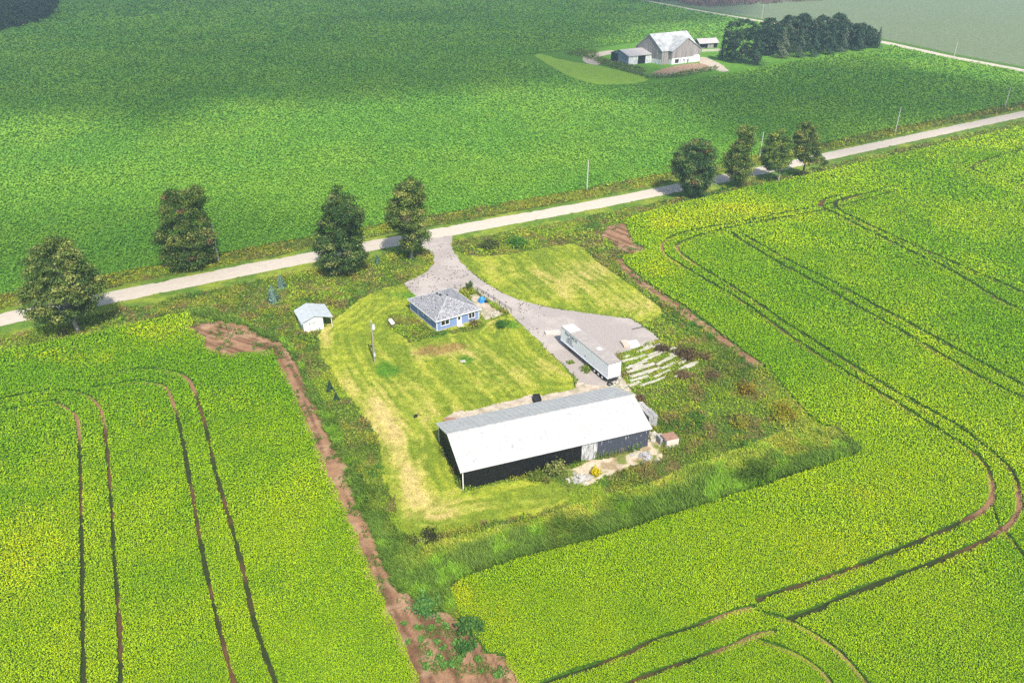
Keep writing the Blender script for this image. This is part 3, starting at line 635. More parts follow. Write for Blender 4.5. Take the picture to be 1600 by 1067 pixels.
profile_tree('roadside_tree', (1154,293), [(197,1158,1178),(205,1150,1184),(215,1150,1180),(225,1145,1178),(235,1138,1176),(245,1132,1176),(255,1130,1178),(265,1133,1180),(275,1136,1178),(283,1142,1168)], 'narrow crooked tree with a tufted top beside the round dark tree', group=gr, cols=road_cols, seed=6)
profile_tree('roadside_tree', (1216,283), [(203,1213,1228),(212,1202,1238),(222,1195,1240),(235,1188,1240),(245,1185,1240),(255,1187,1236),(264,1196,1228)], 'low spreading tree on a clear pale trunk, third of the four on the right', group=gr, cols=((.065, .115, .026), (.12, .18, .036), (.24, .28, .05)), seed=7, bark=BARK_PALE)
profile_tree('roadside_tree', (1253,277), [(191,1256,1270),(200,1243,1278),(212,1240,1282),(225,1240,1284),(235,1238,1284),(245,1240,1284),(253,1246,1280)], 'tall tree with yellow-tinged top, rightmost of the roadside trees', group=gr, cols=((.065, .105, .028), (.12, .17, .035), (.26, .25, .05)), seed=8)
profile_tree('shrub_tree', (1287,268), [(246,1284,1290),(252,1278,1294),(259,1280,1297)], 'small bushy sapling at the foot of the rightmost roadside tree', cols=road_cols, leaf=.3, seed=9, dens=1.3)
# grove by the far barn
def conifer(base, ytop, hw, label, pale=0.0, leaf=.5, name='spruce_tree', group=None, seed=0, dark=1.0, pc=(.15, .17, .10)):
    bx, by = at(*base); H = top_height(base, 0, ytop); dpt = by*math.cos(PITCH)+CAM_H*math.sin(PITCH); Rr = hw*dpt/F_PX; rg = np.random.default_rng(seed+77)
    root = thing(name, label, 'spruce tree', (bx, by, 0), 0, group); A = Acc(); n = int(np.clip(H*Rr*22/(leaf/.5)**2, 900, 3200))
    z = H*(1-np.sqrt(rg.uniform(0, 1, n))*.96); tier = (z*1.1) % 1.0; r = Rr*(1-z/H)**.85*(.72+.28*(1-tier))*rg.uniform(.45, 1.05, n); a = rg.uniform(0, 2*math.pi, n)
    lump = .8+.35*np.sin(a*3+z*.9+seed)
    p = np.column_stack([r*np.cos(a)*lump, r*np.sin(a)*lump, z]); nr = np.column_stack([np.cos(a), np.sin(a), np.full(n, .9)])+rg.normal(0, .4, (n, 3))
    c = np.tile(np.array([.030, .062, .034]), (n, 1))*dark; c = mixc(c, pc, np.full(n, pale)); c = c*rg.uniform(.6, 1.5, (n, 1))
    A.add(quads(p, leaf*rg.uniform(.6, 1.3, n), nr, c*1.4, 1.6)); A.build('foliage', LEAF, root)
    MB().tube([(0, 0, -.2), (0, 0, H*.5), (0, 0, H*.97)], [Rr*.09+.06, Rr*.05+.04, .02], 6).build('trunk', BARK, root); return root
gg = 'trees of the grove beside the far barn'
GC = ((.026, .052, .030), (.042, .075, .038), (.085, .11, .055))
def grove_tree(base, top, xl, xr, label, seed, cols=GC):
    h = base[1]-top; xl -= 3; xr += 3; rows = [(top, (xl+xr)/2-3, (xl+xr)/2+3), (top+h*.10, xl+(xr-xl)*.16, xr-(xr-xl)*.16), (top+h*.28, xl+1, xr-1), (top+h*.5, xl, xr), (top+h*.72, xl+1, xr-1), (top+h*.92, xl+3, xr-3)]
    return profile_tree('grove_tree', base, rows, label, group=gg, cols=cols, leaf=.75, seed=seed, dens=.6)
grove_tree((1158, 97), 28, 1134, 1186, 'largest rounded tree of the grove, standing nearest the grey barn', 21)
grove_tree((1206, 82), 28, 1186, 1222, 'dark rounded tree behind the small pale spruce of the grove', 22)
grove_tree((1234, 78), 24, 1221, 1247, 'narrow dark tree rising just right of the pale spruce', 23)
grove_tree((1257, 77), 21, 1243, 1270, 'tall round-headed tree in the middle of the grove skyline', 24)
grove_tree((1286, 78), 24, 1268, 1304, 'broad dark tree in the right half of the grove skyline', 25)
grove_tree((1313, 76), 20, 1298, 1327, 'topmost dark tree in the right half of the grove', 26)
grove_tree((1346, 75), 37, 1330, 1366, 'low rounded tree near the right end of the grove', 27)
for i, (x, y, tp, a_, b_) in enumerate([(1196, 90, 40, 1180, 1214), (1222, 88, 34, 1206, 1240), (1246, 86, 32, 1230, 1262), (1276, 84, 34, 1258, 1296), (1302, 82, 32, 1286, 1320), (1330, 80, 36, 1314, 1348), (1357, 77, 44, 1346, 1372)]):
    grove_tree((x, y-4), tp, a_, b_, 'dark tree hidden among the others in the middle rows of the grove', 40+i)
conifer((1127, 93), 50, 9, 'slim dark spruce at the left end of the grove, beside the small white-roofed shed', .05, .6, group=gg, seed=1)
conifer((1180, 102), 58, 21, 'wide dark spruce standing forward at the lower edge of the grove', .05, .6, group=gg, seed=2)
conifer((1221, 91), 40, 19, 'pale yellowish green spruce in the front row of the grove', .62, .6, group=gg, seed=3)
conifer((1248, 90), 42, 17, 'brownish dull spruce right of the pale one', .28, .6, group=gg, seed=4)
conifer((1270, 89), 46, 16, 'dark spruce in the middle of the grove front row', .08, .6, group=gg, seed=5)
conifer((1297, 86), 38, 16, 'bluish dark spruce in the right of the grove front row', .04, .6, group=gg, seed=6)
conifer((1316, 82), 36, 13, 'lighter green spruce with drooping boughs, right of centre in the grove', .35, .6, group=gg, seed=7)
conifer((1341, 80), 34, 15, 'pointed dark spruce close to the right end of the grove', .05, .6, group=gg, seed=8)
conifer((1370, 76), 42, 9, 'slender spruce standing last at the right end of the grove by the far road', .08, .6, group=gg, seed=9)
# far woods, top left
proto = profile_tree('woodland_tree', (40, 40), [(15, 38, 44), (19, 33, 49), (25, 31, 51), (33, 31, 50), (38, 34, 47)], 'dark tree of the distant wood in the far left corner', group='trees of the distant wood', cols=((.03, .058, .03), (.05, .08, .036), (.09, .10, .045)), leaf=1.1, seed=31, dens=.5)
wood = atl([(-60, -4), (90, -6), (86, 14), (76, 26), (54, 38), (22, 46), (-60, 55)])
lo, hi = wood.min(0), wood.max(0); pts = []; tries = 0
while len(pts) < 230 and tries < 30000:
    tries += 1; q = np.array([rng.uniform(lo[0], hi[0]), rng.uniform(lo[1], hi[1])])
    if pip(q[None], wood)[0] and all(np.hypot(*(q-p)) > 8.5 for p in pts): pts.append(q)
proto.location = (*pts[0], 0)
for i, p in enumerate(pts[1:]):
    o = copy_tree(proto); o.location = (p[0], p[1], 0); o.rotation_euler = (0, 0, rng.uniform(0, 6.28)); s_ = rng.uniform(.75, 1.2); o.scale = (s_*rng.uniform(.9, 1.15), s_, s_*rng.uniform(.85, 1.15))
# scrub and brown growth beyond the far road
def band(name, poly, k, h, c, label, nq=3, cat='scrub', c2=None, bl=0.0):
    P = poly; lo, hi = P.min(0), P.max(0); m = int((hi[0]-lo[0])*(hi[1]-lo[1])/k/k); Q = np.column_stack([rng.uniform(lo[0], hi[0], m), rng.uniform(lo[1], hi[1], m)]); Q = Q[pip(Q, P)]; n = len(Q); A = Acc()
    for q in range(nq):
        cc = np.tile(np.array(c), (n, 1))
        if c2: cc = mixc(cc, c2, (rng.random(n) < .4)*1.0)
        z = h*rng.uniform(.2, 1, n)*(.6+.8*fbm(Q, 12, 801)); A.add(quads(np.column_stack([Q+rng.normal(0, k*.4, (n, 2)), z]), k*rng.uniform(.5, 1, n), rng.normal(0, .6, (n, 3))+[0, 0, .8], cc*rng.uniform(.6, 1.3, (n, 1))))
    if bl:
        A.add(blades(np.column_stack([Q, np.zeros(n)]), h*rng.uniform(.8, 1.5, n), rng.normal(0, .1, (n, 2)), bl, np.tile(np.array(c2 or c), (n, 1))))
    return tag(A.build(name), label, cat, kind='stuff')
band('brown_scrub', atl([(1062, 8), (1075, -14), (1320, -20), (1300, 0), (1180, 8), (1110, 12)]), 3.2, 5.0, (.22, .13, .11), 'reddish brown brush beyond the far road at the top edge', c2=(.30, .19, .17), bl=.8)
band('dark_scrub', atl([(968, 0), (985, 4), (1010, 3), (1062, 6), (1075, -16), (960, -16)]), 3.5, 6.0, (.045, .075, .05), 'dark bushes at the far road on the top edge')
band('farm_weeds', atl([(880, 84), (905, 79), (932, 80), (936, 90), (960, 98), (990, 104), (1010, 110), (1000, 120), (975, 112), (940, 102), (915, 92)]), 1.1, 1.3, (.10, .16, .03), 'rough weeds around the far barn', c2=(.20, .21, .06))
band('farm_hedge', atl([(1000, 118), (1040, 117), (1100, 108), (1125, 104), (1120, 112), (1060, 122), (1010, 124)]), 1.2, 1.0, (.07, .15, .03), 'weedy bank in front of the far barnyard', c2=(.16, .21, .05))
# ------------------------------------------------------------------ far farm ground patches
M_FGR = pmat('far_lawn', (.17, .32, .03), 1, scale=.25, col2=(.26, .38, .035), spec=.05)
M_FGR2 = pmat('grove_lawn', (.075, .20, .02), 1, scale=.25, col2=(.13, .27, .025), spec=.05)
M_FDRT = pmat('far_gravel', (.40, .33, .26), 1, scale=.3, col2=(.55, .47, .38), spec=.05)
M_FYARD = pmat('far_barnyard', (.16, .10, .06), 1, scale=.8, col2=(.48, .33, .23), spec=.05)
def ragged(L, a=1.0, n=5):
    P = atl(L+[L[0]]); P = bez(P, n)[:-1]; return P+np.column_stack([fbm(P, 6, 811)-.5, fbm(P, 6, 813)-.5])*2*a
poly_sheet('grove_lawn', ragged([(935,77),(997,67),(1060,58),(1130,62),(1376,66),(1382,76),(1320,84),(1250,94),(1200,104),(1140,114),(1100,116),(1020,120),(990,112),(960,98),(938,86)], 1.5), .03, M_FGR2)
poly_sheet('farm_lawn', ragged([(836,87),(846,85),(870,92),(905,99),(940,104),(975,113),(1005,120),(1012,126),(990,131),(960,133),(935,132),(905,125),(870,109)], 1.5), .05, M_FGR)
poly_sheet('farm_track', ragged([(912,88),(925,84),(955,79),(958,84),(940,88),(930,92),(940,98),(932,102),(918,100),(911,95)], 1), .06, M_FDRT)
poly_sheet('farm_drive', ragged([(1094,90),(1102,90),(1118,97),(1136,108),(1138,112),(1124,112),(1108,106),(1095,99)], 1), .06, M_FDRT)
poly_sheet('barnyard', ragged([(1018,114),(1048,105),(1090,99),(1112,107),(1085,114),(1040,118)], 1), .07, M_FYARD)

# ------------------------------------------------------------------ barn
M_WROOF = pmat('white_metal_roof', (.39, .39, .385), .6, scale=.6, col2=(.47, .47, .46), spec=.2, detail=7)
_n = M_WROOF.node_tree.nodes; _l = M_WROOF.node_tree.links     # small darker stains on the sheets
_v = _n.new('ShaderNodeTexNoise'); _v.inputs['Scale'].default_value = 1.9; _v.inputs['Detail'].default_value = 2; _tc = _n.new('ShaderNodeTexCoord'); _l.new(_tc.outputs['Object'], _v.inputs[0])
_r = _n.new('ShaderNodeMapRange'); _r.inputs[1].default_value = .60; _r.inputs[2].default_value = .70; _r.inputs[3].default_value = 1.0; _r.inputs[4].default_value = .80; _l.new(_v.outputs['Fac'], _r.inputs[0])
_s = _n.new('ShaderNodeVectorMath'); _s.operation = 'SCALE'; _b = _n['Principled BSDF'].inputs['Base Color']; _l.new(_b.links[0].from_socket, _s.inputs[0]); _l.new(_r.outputs[0], _s.inputs['Scale']); _l.new(_s.outputs[0], _b)
M_RIDGE = pmat('ridge_cap', (.30, .30, .30), .6, scale=3, var=.3)
M_BLACK = pmat('black_metal_wall', (.010, .010, .011), .55, scale=1.0, var=.3, spec=.2)
M_WHITE = pmat('white_paint', (.78, .78, .76), .5, scale=2, var=.06)
def boards_mat(name, c1, c2, thr=(.48, .56), scale=1.2, stretch=(3.5, 3.5, .35)):
    return pmat(name, c1, .85, scale=scale, col2=c2, stretch=stretch, thr=thr, detail=8, spec=.15)
M_PEEL = boards_mat('peeling_boards', (.055, .062, .085), (.50, .50, .50), (.60, .66), 1.6)
M_PEELW = boards_mat('whitewashed_boards', (.09, .10, .12), (.55, .55, .54), (.40, .56), 2.0)
b = thing('barn', 'long barn with white metal roof and black walls in the middle of the farmyard', 'barn', (*BARN_O, 0), BARN_A)
L, W, E_, Rg = BARN_L, BARN_W, 3.42, 5.72; US = 18.6
def wall_siding(x0, x1, z0, z1, step=.22, y=0.0, t=.05, skip=None):
    M = MB(); x = x0; rg = random.Random(5)
    while x < x1-.02:
        x2 = min(x+step, x1); o_ = rg.uniform(-.012, .012); M.box(x, x2-.012, y+o_, y+t+o_, z0+rg.uniform(0, .06), z1); x = x2
    return M
MB().box(0, US, 0, .14, 0, E_).box(0, .14, .14, W, 0, E_).box(L-.14, L, 0, W, 0, E_).box(.14, L-.14, W-.14, W, 0, E_).build('wall', M_BLACK, b)
M = MB(); x = .3
while x < US: M.box(x, x+.045, -.03, -.002, .05, E_-.02); x += .45
yv = .3
while yv < W: M.box(-.03, -.002, yv, yv+.045, .05, E_-.02); yv += .45
M.build('wall_rib', M_BLACK, b)
MB().box(US+.02, L-.16, .05, .14, 0, E_).build('backing_wall', M_BLACK, b)
o = wall_siding(US+.02, US+2.6, .05, E_).build('siding', M_PEELW, b); o['label'] = 'whitewashed peeling boards'
o = wall_siding(US+2.62, L-.01, .05, E_).build('siding', M_PEEL, b); o['label'] = 'weathered blue grey boards with flaking paint'
for xg in (.0, L-.12):       # gable ends
    MB().slab([(xg, .02, E_), (xg, W-.02, E_), (xg, W/2, Rg-.06)], -.12 if xg < 1 else -.12).build('gable', M_BLACK, b)
ov = .35
MB().slab([(-ov, -ov, E_+.02), (L+ov, -ov, E_+.02), (L+ov, W/2, Rg+.13), (-ov, W/2, Rg+.13)], .07).slab([(-ov, W/2, Rg+.13), (L+ov, W/2, Rg+.13), (L+ov, W+ov, E_+.02), (-ov, W+ov, E_+.02)], .07).build('roof', M_WROOF, b)
M = MB(); x = -ov+.4; sl = (Rg+.11-E_)/(W/2+ov)
while x < L+ov:
    for sg in (0, 1):
        y0, y1 = (-ov+.02, W/2-.12) if sg == 0 else (W/2+.12, W+ov-.02)
        f = lambda y: (E_+.02+(y+ov)*sl) if sg == 0 else (E_+.02+(W+ov-y)*sl)
        P4 = [(x, y0, f(y0)+.035), (x+.05, y0, f(y0)+.035), (x+.05, y1, f(y1)+.035), (x, y1, f(y1)+.035)]; M.slab(P4, .033)
    x += .92
M.build('roof_rib', M_WROOF, b)
MB().slab([(-ov, W/2-.12, Rg+.11), (L+ov, W/2-.12, Rg+.11), (L+ov, W/2, Rg+.18), (-ov, W/2, Rg+.18)], .03).slab([(-ov, W/2, Rg+.18), (L+ov, W/2, Rg+.18), (L+ov, W/2+.12, Rg+.11), (-ov, W/2+.12, Rg+.11)], .03).build('ridge_cap', M_RIDGE, b)
MB().box(-.05, .07, -.05, .07, 0, E_-.03).build('corner_post', M_WHITE, b)
MB().box(-.06, .06, W-.06, W+.06, 0, E_-.03).build('corner_post', M_WHITE, b)
# white trim on the left rake
MB().slab([(-ov-.03, -ov, E_+.03), (-ov-.001, -ov, E_+.03), (-ov-.001, W/2, Rg+.14), (-ov-.03, W/2, Rg+.14)], .22).slab([(-ov-.03, W/2, Rg+.14), (-ov-.001, W/2, Rg+.14), (-ov-.001, W+ov, E_+.03), (-ov-.03, W+ov, E_+.03)], .22).build('fascia', M_WHITE, b)
# streaks of rust and lichen on the roof: small flat patches belong to the roof's material
# ------------------------------------------------------------------ house
def shingle_mat():
    m = pmat('grey_shingles', (.14, .14, .16), .9, scale=3.4, col2=(.38, .375, .39), thr=(.42, .60), detail=8, spec=.1, bump=.02); return m
M_SH = shingle_mat(); M_BLUE = pmat('blue_siding', (.20, .28, .46), .6, scale=1.2, var=.10, stretch=(1, 1, 6)); M_GLASS = pmat('dark_window_glass', (.015, .018, .022), .08, scale=1, var=.1, spec=.8)
M_DARK = pmat('dark_metal', (.03, .03, .032), .5, scale=3, var=.2)
h = thing('blue_house', 'small blue bungalow with grey shingled hip roof beside the driveway', 'house', (*HOUSE_O, 0), HOUSE_A)
Lx, Ly, Ez, e = 9.68, 11.47, 2.56, .4
M = MB().box(0, Lx, 0, .16, .25, Ez-.02).box(0, .16, .16, Ly, .25, Ez-.02).box(Lx-.16, Lx, .16, Ly, .25, Ez-.02).box(.16, Lx-.16, Ly-.16, Ly, .25, Ez-.02); M.build('wall', M_BLUE, h)
M = MB(); z = .35                                   # clapboard shadow lines
while z < Ez-.1:
    M.box(-.018, Lx+.018, -.018, -.002, z, z+.11); M.box(-.018, -.002, -.002, Ly, z, z+.11); z += .15
M.build('clapboard', M_BLUE, h)
MB().box(.03, Lx-.03, .03, Ly-.03, -.2, .25).box(-.03, Lx+.03, -.05, -.022, .22, .33).build('foundation', pmat('concrete', (.42, .40, .38), .9, scale=2, var=.15), h)
for (cx, cy) in ((0, 0), (Lx, 0), (0, Ly), (Lx, Ly)): MB().box(cx-.07, cx+.07, cy-.07, cy+.07, .2, Ez-.03).build('corner_trim', M_WHITE, h)
MB().box(-.05, -.019, 7.8, 8.05, .34, Ez-.18).build('wall_trim', M_WHITE, h); MB().box(-.04, -.019, .1, Ly-.1, .2, .33).build('base_trim', M_WHITE, h)
rz_ = 4.75; ru = Lx/2; v0, v1 = ru, Ly-ru
c4 = [(-e, -e, Ez), (Lx+e, -e, Ez), (Lx+e, Ly+e, Ez), (-e, Ly+e, Ez)]; ra = (ru, v0-.6, rz_); rb = (ru, v1+.6, rz_)
M = MB(); M.slab([c4[0], c4[1], ra], .1).slab([c4[1], c4[2], rb, ra], .1).slab([c4[2], c4[3], rb], .1).slab([c4[3], c4[0], ra, rb], .1)
rf = M.build('roof', M_SH, h)
M = MB()
for a_, b_ in ((c4[0], ra), (c4[1], ra), (c4[2], rb), (c4[3], rb), (ra, rb)): M.tube([Vector(a_)+Vector((0, 0, .02)), Vector(b_)+Vector((0, 0, .02))], .07, 6)
M.build('ridge_shingles', pmat('pale_shingles', (.42, .42, .43), .9, scale=4, var=.15), rf)
for vx, vy in ((ru+.5, v0+.3), (ru-.5, v0+1.1), (ru-.6, v1-.4), (ru-.7, v1+.5)):
    MB().box(vx-.13, vx+.13, vy-.13, vy+.13, rz_-.45, rz_+.02).build('roof_vent', M_DARK, rf)
MB().tube([(1.6, 3.2, 3.1), (1.6, 3.2, 3.75)], .06, 8).build('vent_pipe', M_DARK, rf); MB().tube([(1.2, 8.6, 3.0), (1.2, 8.6, 4.1)], .05, 8).build('vent_pipe', M_DARK, rf)
MB().box(-e-.02, Lx+e+.02, -e-.05, -e, Ez-.17, Ez).box(-e-.05, -e, -e, Ly+e, Ez-.17, Ez).box(Lx+e, Lx+e+.05, -e, Ly+e, Ez-.17, Ez).box(-e, Lx+e, Ly+e, Ly+e+.05, Ez-.17, Ez).build('eaves_trim', M_WHITE, h)
MB().box(-e, Lx+e, -e, -.02, Ez-.14, Ez-.11).box(-e, -.02, 0, Ly, Ez-.14, Ez-.11).build('soffit', M_WHITE, h)
def window(par, x0, x1, z0, z1, y=-.02, n=2, axis='x', fr_=.11):
    M = MB(); bx = (lambda a, b_, c, d: M.box(a, b_, y-.06, y, c, d)) if axis == 'x' else (lambda a, b_, c, d: M.box(y-.06, y, a, b_, c, d))
    bx(x0-fr_, x1+fr_, z1, z1+fr_); bx(x0-fr_, x1+fr_, z0-fr_*1.3, z0); bx(x0-fr_, x0, z0, z1); bx(x1, x1+fr_, z0, z1)
    for k in range(1, n): xm = x0+(x1-x0)*k/n; bx(xm-.05, xm+.05, z0, z1)
    o = M.build('window', M_WHITE, par); G = MB()
    (G.box(x0, x1, y-.025, y-.003, z0, z1) if axis == 'x' else G.box(y-.025, y-.003, x0, x1, z0, z1)); G.build('pane', M_GLASS, o); return o
window(h, 1.0, 2.75, 1.15, 2.1); window(h, 7.35, 8.65, 1.0, 2.15)
window(h, 5.4, 6.2, 1.6, 2.15, axis='y', n=1); window(h, 2.7, 3.6, 1.6, 2.15, axis='y', n=1)
d_ = MB().box(4.55, 5.6, -.09, -.02, .2, 2.32).build('door', M_WHITE, h); MB().box(4.8, 5.35, -.105, -.092, 1.35, 2.0).build('door_pane', M_GLASS, d_); MB().rbox((5.45, -.13, 1.15), (.06, .08, .06)).build('handle', M_DARK, d_)
MB().box(4.4, 5.75, -.95, -.1, 0, .2).build('doorstep', pmat('step_concrete', (.45, .42, .38), .9, scale=2, var=.15), h)
# ------------------------------------------------------------------ white shed
M_TIN = pmat('pale_tin_roof', (.42, .45, .47), .6, scale=1.2, var=.12, metal=0, spec=.2)
s_ = thing('garden_shed', 'small white shed with pale metal roof and a wide overhang, left of the house', 'shed', (-40.9, 133.1, 0), R(27))
MB().box(0, 3.9, 0, .1, 0, 2.35).box(0, .1, .1, 5.4, 0, 2.35).box(3.8, 3.9, .1, 5.4, 0, 2.35).box(.1, 3.8, 5.3, 5.4, 0, 2.35).slab([(0, 0, 2.35), (0, .1, 2.35), (3.9, .1, 2.35), (3.9, 0, 2.35)], .02).build('wall', M_WHITE, s_)
for yy in (0, 5.3):
    V = [(0.02, yy, 2.35), (3.88, yy, 2.35), (3.88, yy, 2.78), (2.2, yy, 3.32), (.02, yy, 2.42)]
    MB().add(V+[(a_, b_+.1, c_) for a_, b_, c_ in V], [(0, 1, 2, 3, 4), (9, 8, 7, 6, 5)]+[(i, i+5, (i+1) % 5+5, (i+1) % 5) for i in range(5)]).build('gable', M_WHITE, s_)
MB().slab([(-.45, -.4, 2.38), (2.2, -.4, 3.45), (2.2, 6.1, 3.45), (-.45, 6.1, 2.38)], .06).slab([(2.2, -.4, 3.45), (5.9, -.4, 2.45), (5.9, 6.1, 2.45), (2.2, 6.1, 3.45)], .06).build('roof', M_TIN, s_)
MB().box(-.47, 2.2, -.43, -.4, 2.2, 2.3).build('eaves_board', M_WHITE, s_)
for x0 in (1.25, 2.15):
    d_ = MB().box(x0, x0+.82, -.05, -.005, .08, 1.95).build('door', M_WHITE, s_)
    MB().box(x0-.06, x0, -.06, -.002, .05, 2.0).box(x0+.82, x0+.88, -.06, -.002, .05, 2.0).box(x0-.06, x0+.88, -.06, -.002, 1.96, 2.04).build('door_frame', M_DARK, d_)
for yy in (.1, 5.6): MB().box(5.55, 5.65, yy, yy+.1, 0, 2.45).build('post', M_WHITE, s_)
# ------------------------------------------------------------------ trailer
M_TW = pmat('white_trailer_side', (.90, .91, .93), .4, scale=.8, var=.05); M_TROOF = pmat('dusty_trailer_roof', (.36, .32, .30), .7, scale=1.5, var=.15, stretch=(1, .3, 1)); M_RUB = pmat('rubber', (.018, .018, .018), .85, scale=5, var=.3); M_TPALE = pmat('pale_roof_panel', (.60, .57, .55), .6, scale=2, var=.06)
t = thing('semi_trailer', 'long white box semi trailer parked on the gravel behind the barn', 'trailer', (*TR_O, 0), TR_A)
TL, TW, zb, zt = 16.15, 2.6, 1.08, 4.05
MB().box(0, TL, 0, .06, zb, zt-.02).box(0, TL, TW-.06, TW, zb, zt-.02).box(0, .06, .06, TW-.06, zb, zt-.02).build('side_wall', M_TW, t)
M = MB(); x = 2.4
while x < TL-1: M.box(x, x+.02, -.006, -.001, zb+.16, zt-.16); x += 2.4
M.build('side_seam', M_TW, t)
MB().box(-.02, TL+.02, -.03, 0.03, zt-.1, zt+.02).box(-.02, TL+.02, TW-.03, TW+.03, zt-.1, zt+.02).build('top_rail', pmat('rail_metal', (.42, .42, .43), .5, scale=2, var=.1), t)
MB().box(-.02, TL+.02, -.035, -.002, zb, zb+.13).build('bottom_rail', M_TW, t)
MB().box(.03, TL-.03, .03, TW-.03, zt-.02, zt+.01).build('roof', M_TROOF, t)
M = MB(); x = 3.4
while x < TL-.3: M.box(x, x+.06, .1, TW-.1, zt+.012, zt+.045); x += .75
M.build('roof_bow', M_TROOF, t)
MB().box(.1, 3.2, .1, TW-.1, zt+.012, zt+.03).build('roof_panel', M_TPALE, t); MB().box(10.2, 11.2, 1.15, 2.0, zt+.05, zt+.07).build('roof_patch', M_WHITE, t)
for k in (0, 1):
    d_ = MB().box(TL, TL+.05, .03+k*1.28, 1.29+k*1.28, zb+.1, zt-.1).build('rear_door', M_TW, t)
    for yy in (.35, .9): MB().tube([(TL+.08, .03+k*1.28+yy, zb+.15), (TL+.08, .03+k*1.28+yy, zt-.15)], .02, 6).build('lock_rod', pmat('steel', (.4, .4, .42), .4, scale=2, var=.1, metal=.6), d_)
MB().box(.1, TL-.02, .25, .4, .85, zb-.002).box(.1, TL-.02, TW-.4, TW-.25, .85, zb-.002).build('chassis', M_DARK, t)
MB().box(TL-.3, TL-.05, .3, TW-.3, .45, .6).box(TL-.2, TL-.1, .45, .55, .6, .86).box(TL-.2, TL-.1, TW-.55, TW-.45, .6, .86).build('rear_bumper', M_DARK, t)
for xw in (11.9, 13.15, 14.4):
    for yw in (.22, TW-.22):
        wl = MB().tube([(xw, yw-.2, .52), (xw, yw+.2, .52)], .52, 20).build('wheel', M_RUB, t); MB().tube([(xw, yw-.215, .52), (xw, yw+.215, .52)], .26, 14).build('rim', M_WHITE, wl)
    MB().tube([(xw, .4, .52), (xw, TW-.4, .52)], .09, 8).build('axle', M_DARK, t)
for yw in (.45, TW-.45): MB().box(2.6, 2.75, yw-.07, yw+.07, .03, .85).box(2.5, 2.85, yw-.16, yw+.16, 0, .05).build('landing_leg', M_DARK, t)
# faded lettering on the side, too worn to read
M_INK = pmat('faded_letter_paint', (.05, .06, .10), .7, scale=4, var=.3); rgl = random.Random(4)
def letters(x0, zc, n, hh, ww, gap):
    M = MB(); x = x0
    for k in range(n):
        for s in rgl.sample(['l', 'r', 't', 'm', 'b'], 3):
            a = hh*.16
            if s == 'l': M.box(x, x+a, -.024, -.014, zc-hh/2, zc+hh/2)
            if s == 'r': M.box(x+ww-a, x+ww, -.026, -.016, zc-hh/2, zc+hh/2)
            if s in 'tmb': zz = zc+{'t': hh/2-a, 'm': -a/2, 'b': -hh/2}[s]; M.box(x, x+ww, -.028, -.018, zz, zz+a)
        x += ww+gap
    return M
letters(1.5, 3.4, 10, .5, .32, .12).build('lettering', M_INK, t); letters(2.5, 2.72, 5, .34, .24, .10).build('lettering', M_INK, t); letters(2.1, 2.25, 7, .26, .2, .09).build('lettering', M_INK, t); letters(2.2, 1.85, 8, .26, .2, .09).build('lettering', M_INK, t)
MB().box(8.6, 8.85, -.03, -.014, 1.9, 2.1).build('side_marker', M_INK, t)
def tyre(name, px, r, label, flat=True, z=None):
    p = at(*px); o = thing(name, label, 'tyre', (*p, .02)); M = MB(); N, n2 = 20, 8; V = []; Fc = []
    for i in range(N):
        for j_ in range(n2):
            a, b_ = 2*math.pi*i/N, 2*math.pi*j_/n2; rr = r*.76+r*.24*math.cos(b_); V.append((rr*math.cos(a), rr*math.sin(a), r*.25+r*.25*math.sin(b_)))
            Fc.append((i*n2+j_, ((i+1) % N)*n2+j_, ((i+1) % N)*n2+(j_+1) % n2, i*n2+(j_+1) % n2))
    M.add(V, Fc).build('tread', M_RUB, o, smooth=True); return o
tyre('old_tyre', (953, 601), .55, 'loose black tyre on the ground behind the trailer')
o = tyre('old_tyre', (660, 846), .62, 'grey rimmed old tyre lying in dark weeds at the lower left corner of the lawn'); MB().tube([(0, 0, .1), (0, 0, .3)], .32, 14).build('rim', pmat('grey_rim', (.4, .4, .4), .6, scale=3, var=.2), o)
# ------------------------------------------------------------------ utility poles
M_POLE = pmat('grey_wood_pole', (.27, .245, .205), .85, scale=4, var=.2, stretch=(1, 1, .2))
M_POLE0 = M_POLE; M_RPOLE = pmat('pale_wood_pole', (.50, .48, .43), .85, scale=4, var=.12, stretch=(1, 1, .2))
def pole(b_, top, label, r=.17, arm=False):
    M_POLE = M_RPOLE if r < .175 else M_POLE0
    p = at(*b_); H = top_height(b_, 0, top); o = thing('utility_pole', label, 'utility pole', (*p, 0), R(32), 'utility poles')
    MB().tube([(0, 0, -.3), (0, 0, H)], [r*1.15, r*.75], 10).build('shaft', M_POLE, o); MB().tube([(0, 0, H), (0, 0, H+.22)], [.05, .06], 6).build('insulator', M_WHITE, o)
    if arm: MB().box(-.05, .05, -.75, .75, H-.75, H-.63).build('crossarm', M_POLE, o)
    return o, H
pole((342, 410), 350, 'grey utility pole beside the ragged tree left of the road', arm=True)
pole((917, 296), 251, 'thin utility pole alone on the far verge between the two groups of trees')
pole((1187, 245), 207, 'pale utility pole rising behind the crooked tree and the low spreading tree')
pole((1398.5, 207), 168, 'utility pole on the far verge to the right of the roadside trees')
pole((1570, 168), 137, 'utility pole on the far verge at the right edge of the view')
pole((1490, 91), 66, 'distant utility pole beside the far road on the right')
pole((1190, 30), 6, 'distant utility pole beside the far road above the grove', arm=True)
o, H = pole((585.5, 565), 503, 'wooden yard pole with a grey transformer standing on the lawn', r=.18)
MB().tube([(.32, -.12, H-1.5), (.32, -.12, H-.65)], .26, 12).build('transformer', pmat('transformer_grey', (.62, .63, .64), .4, scale=3, var=.05), o); MB().box(-.04, .04, -.5, .5, H-.4, H-.3).build('crossarm', M_POLE, o)
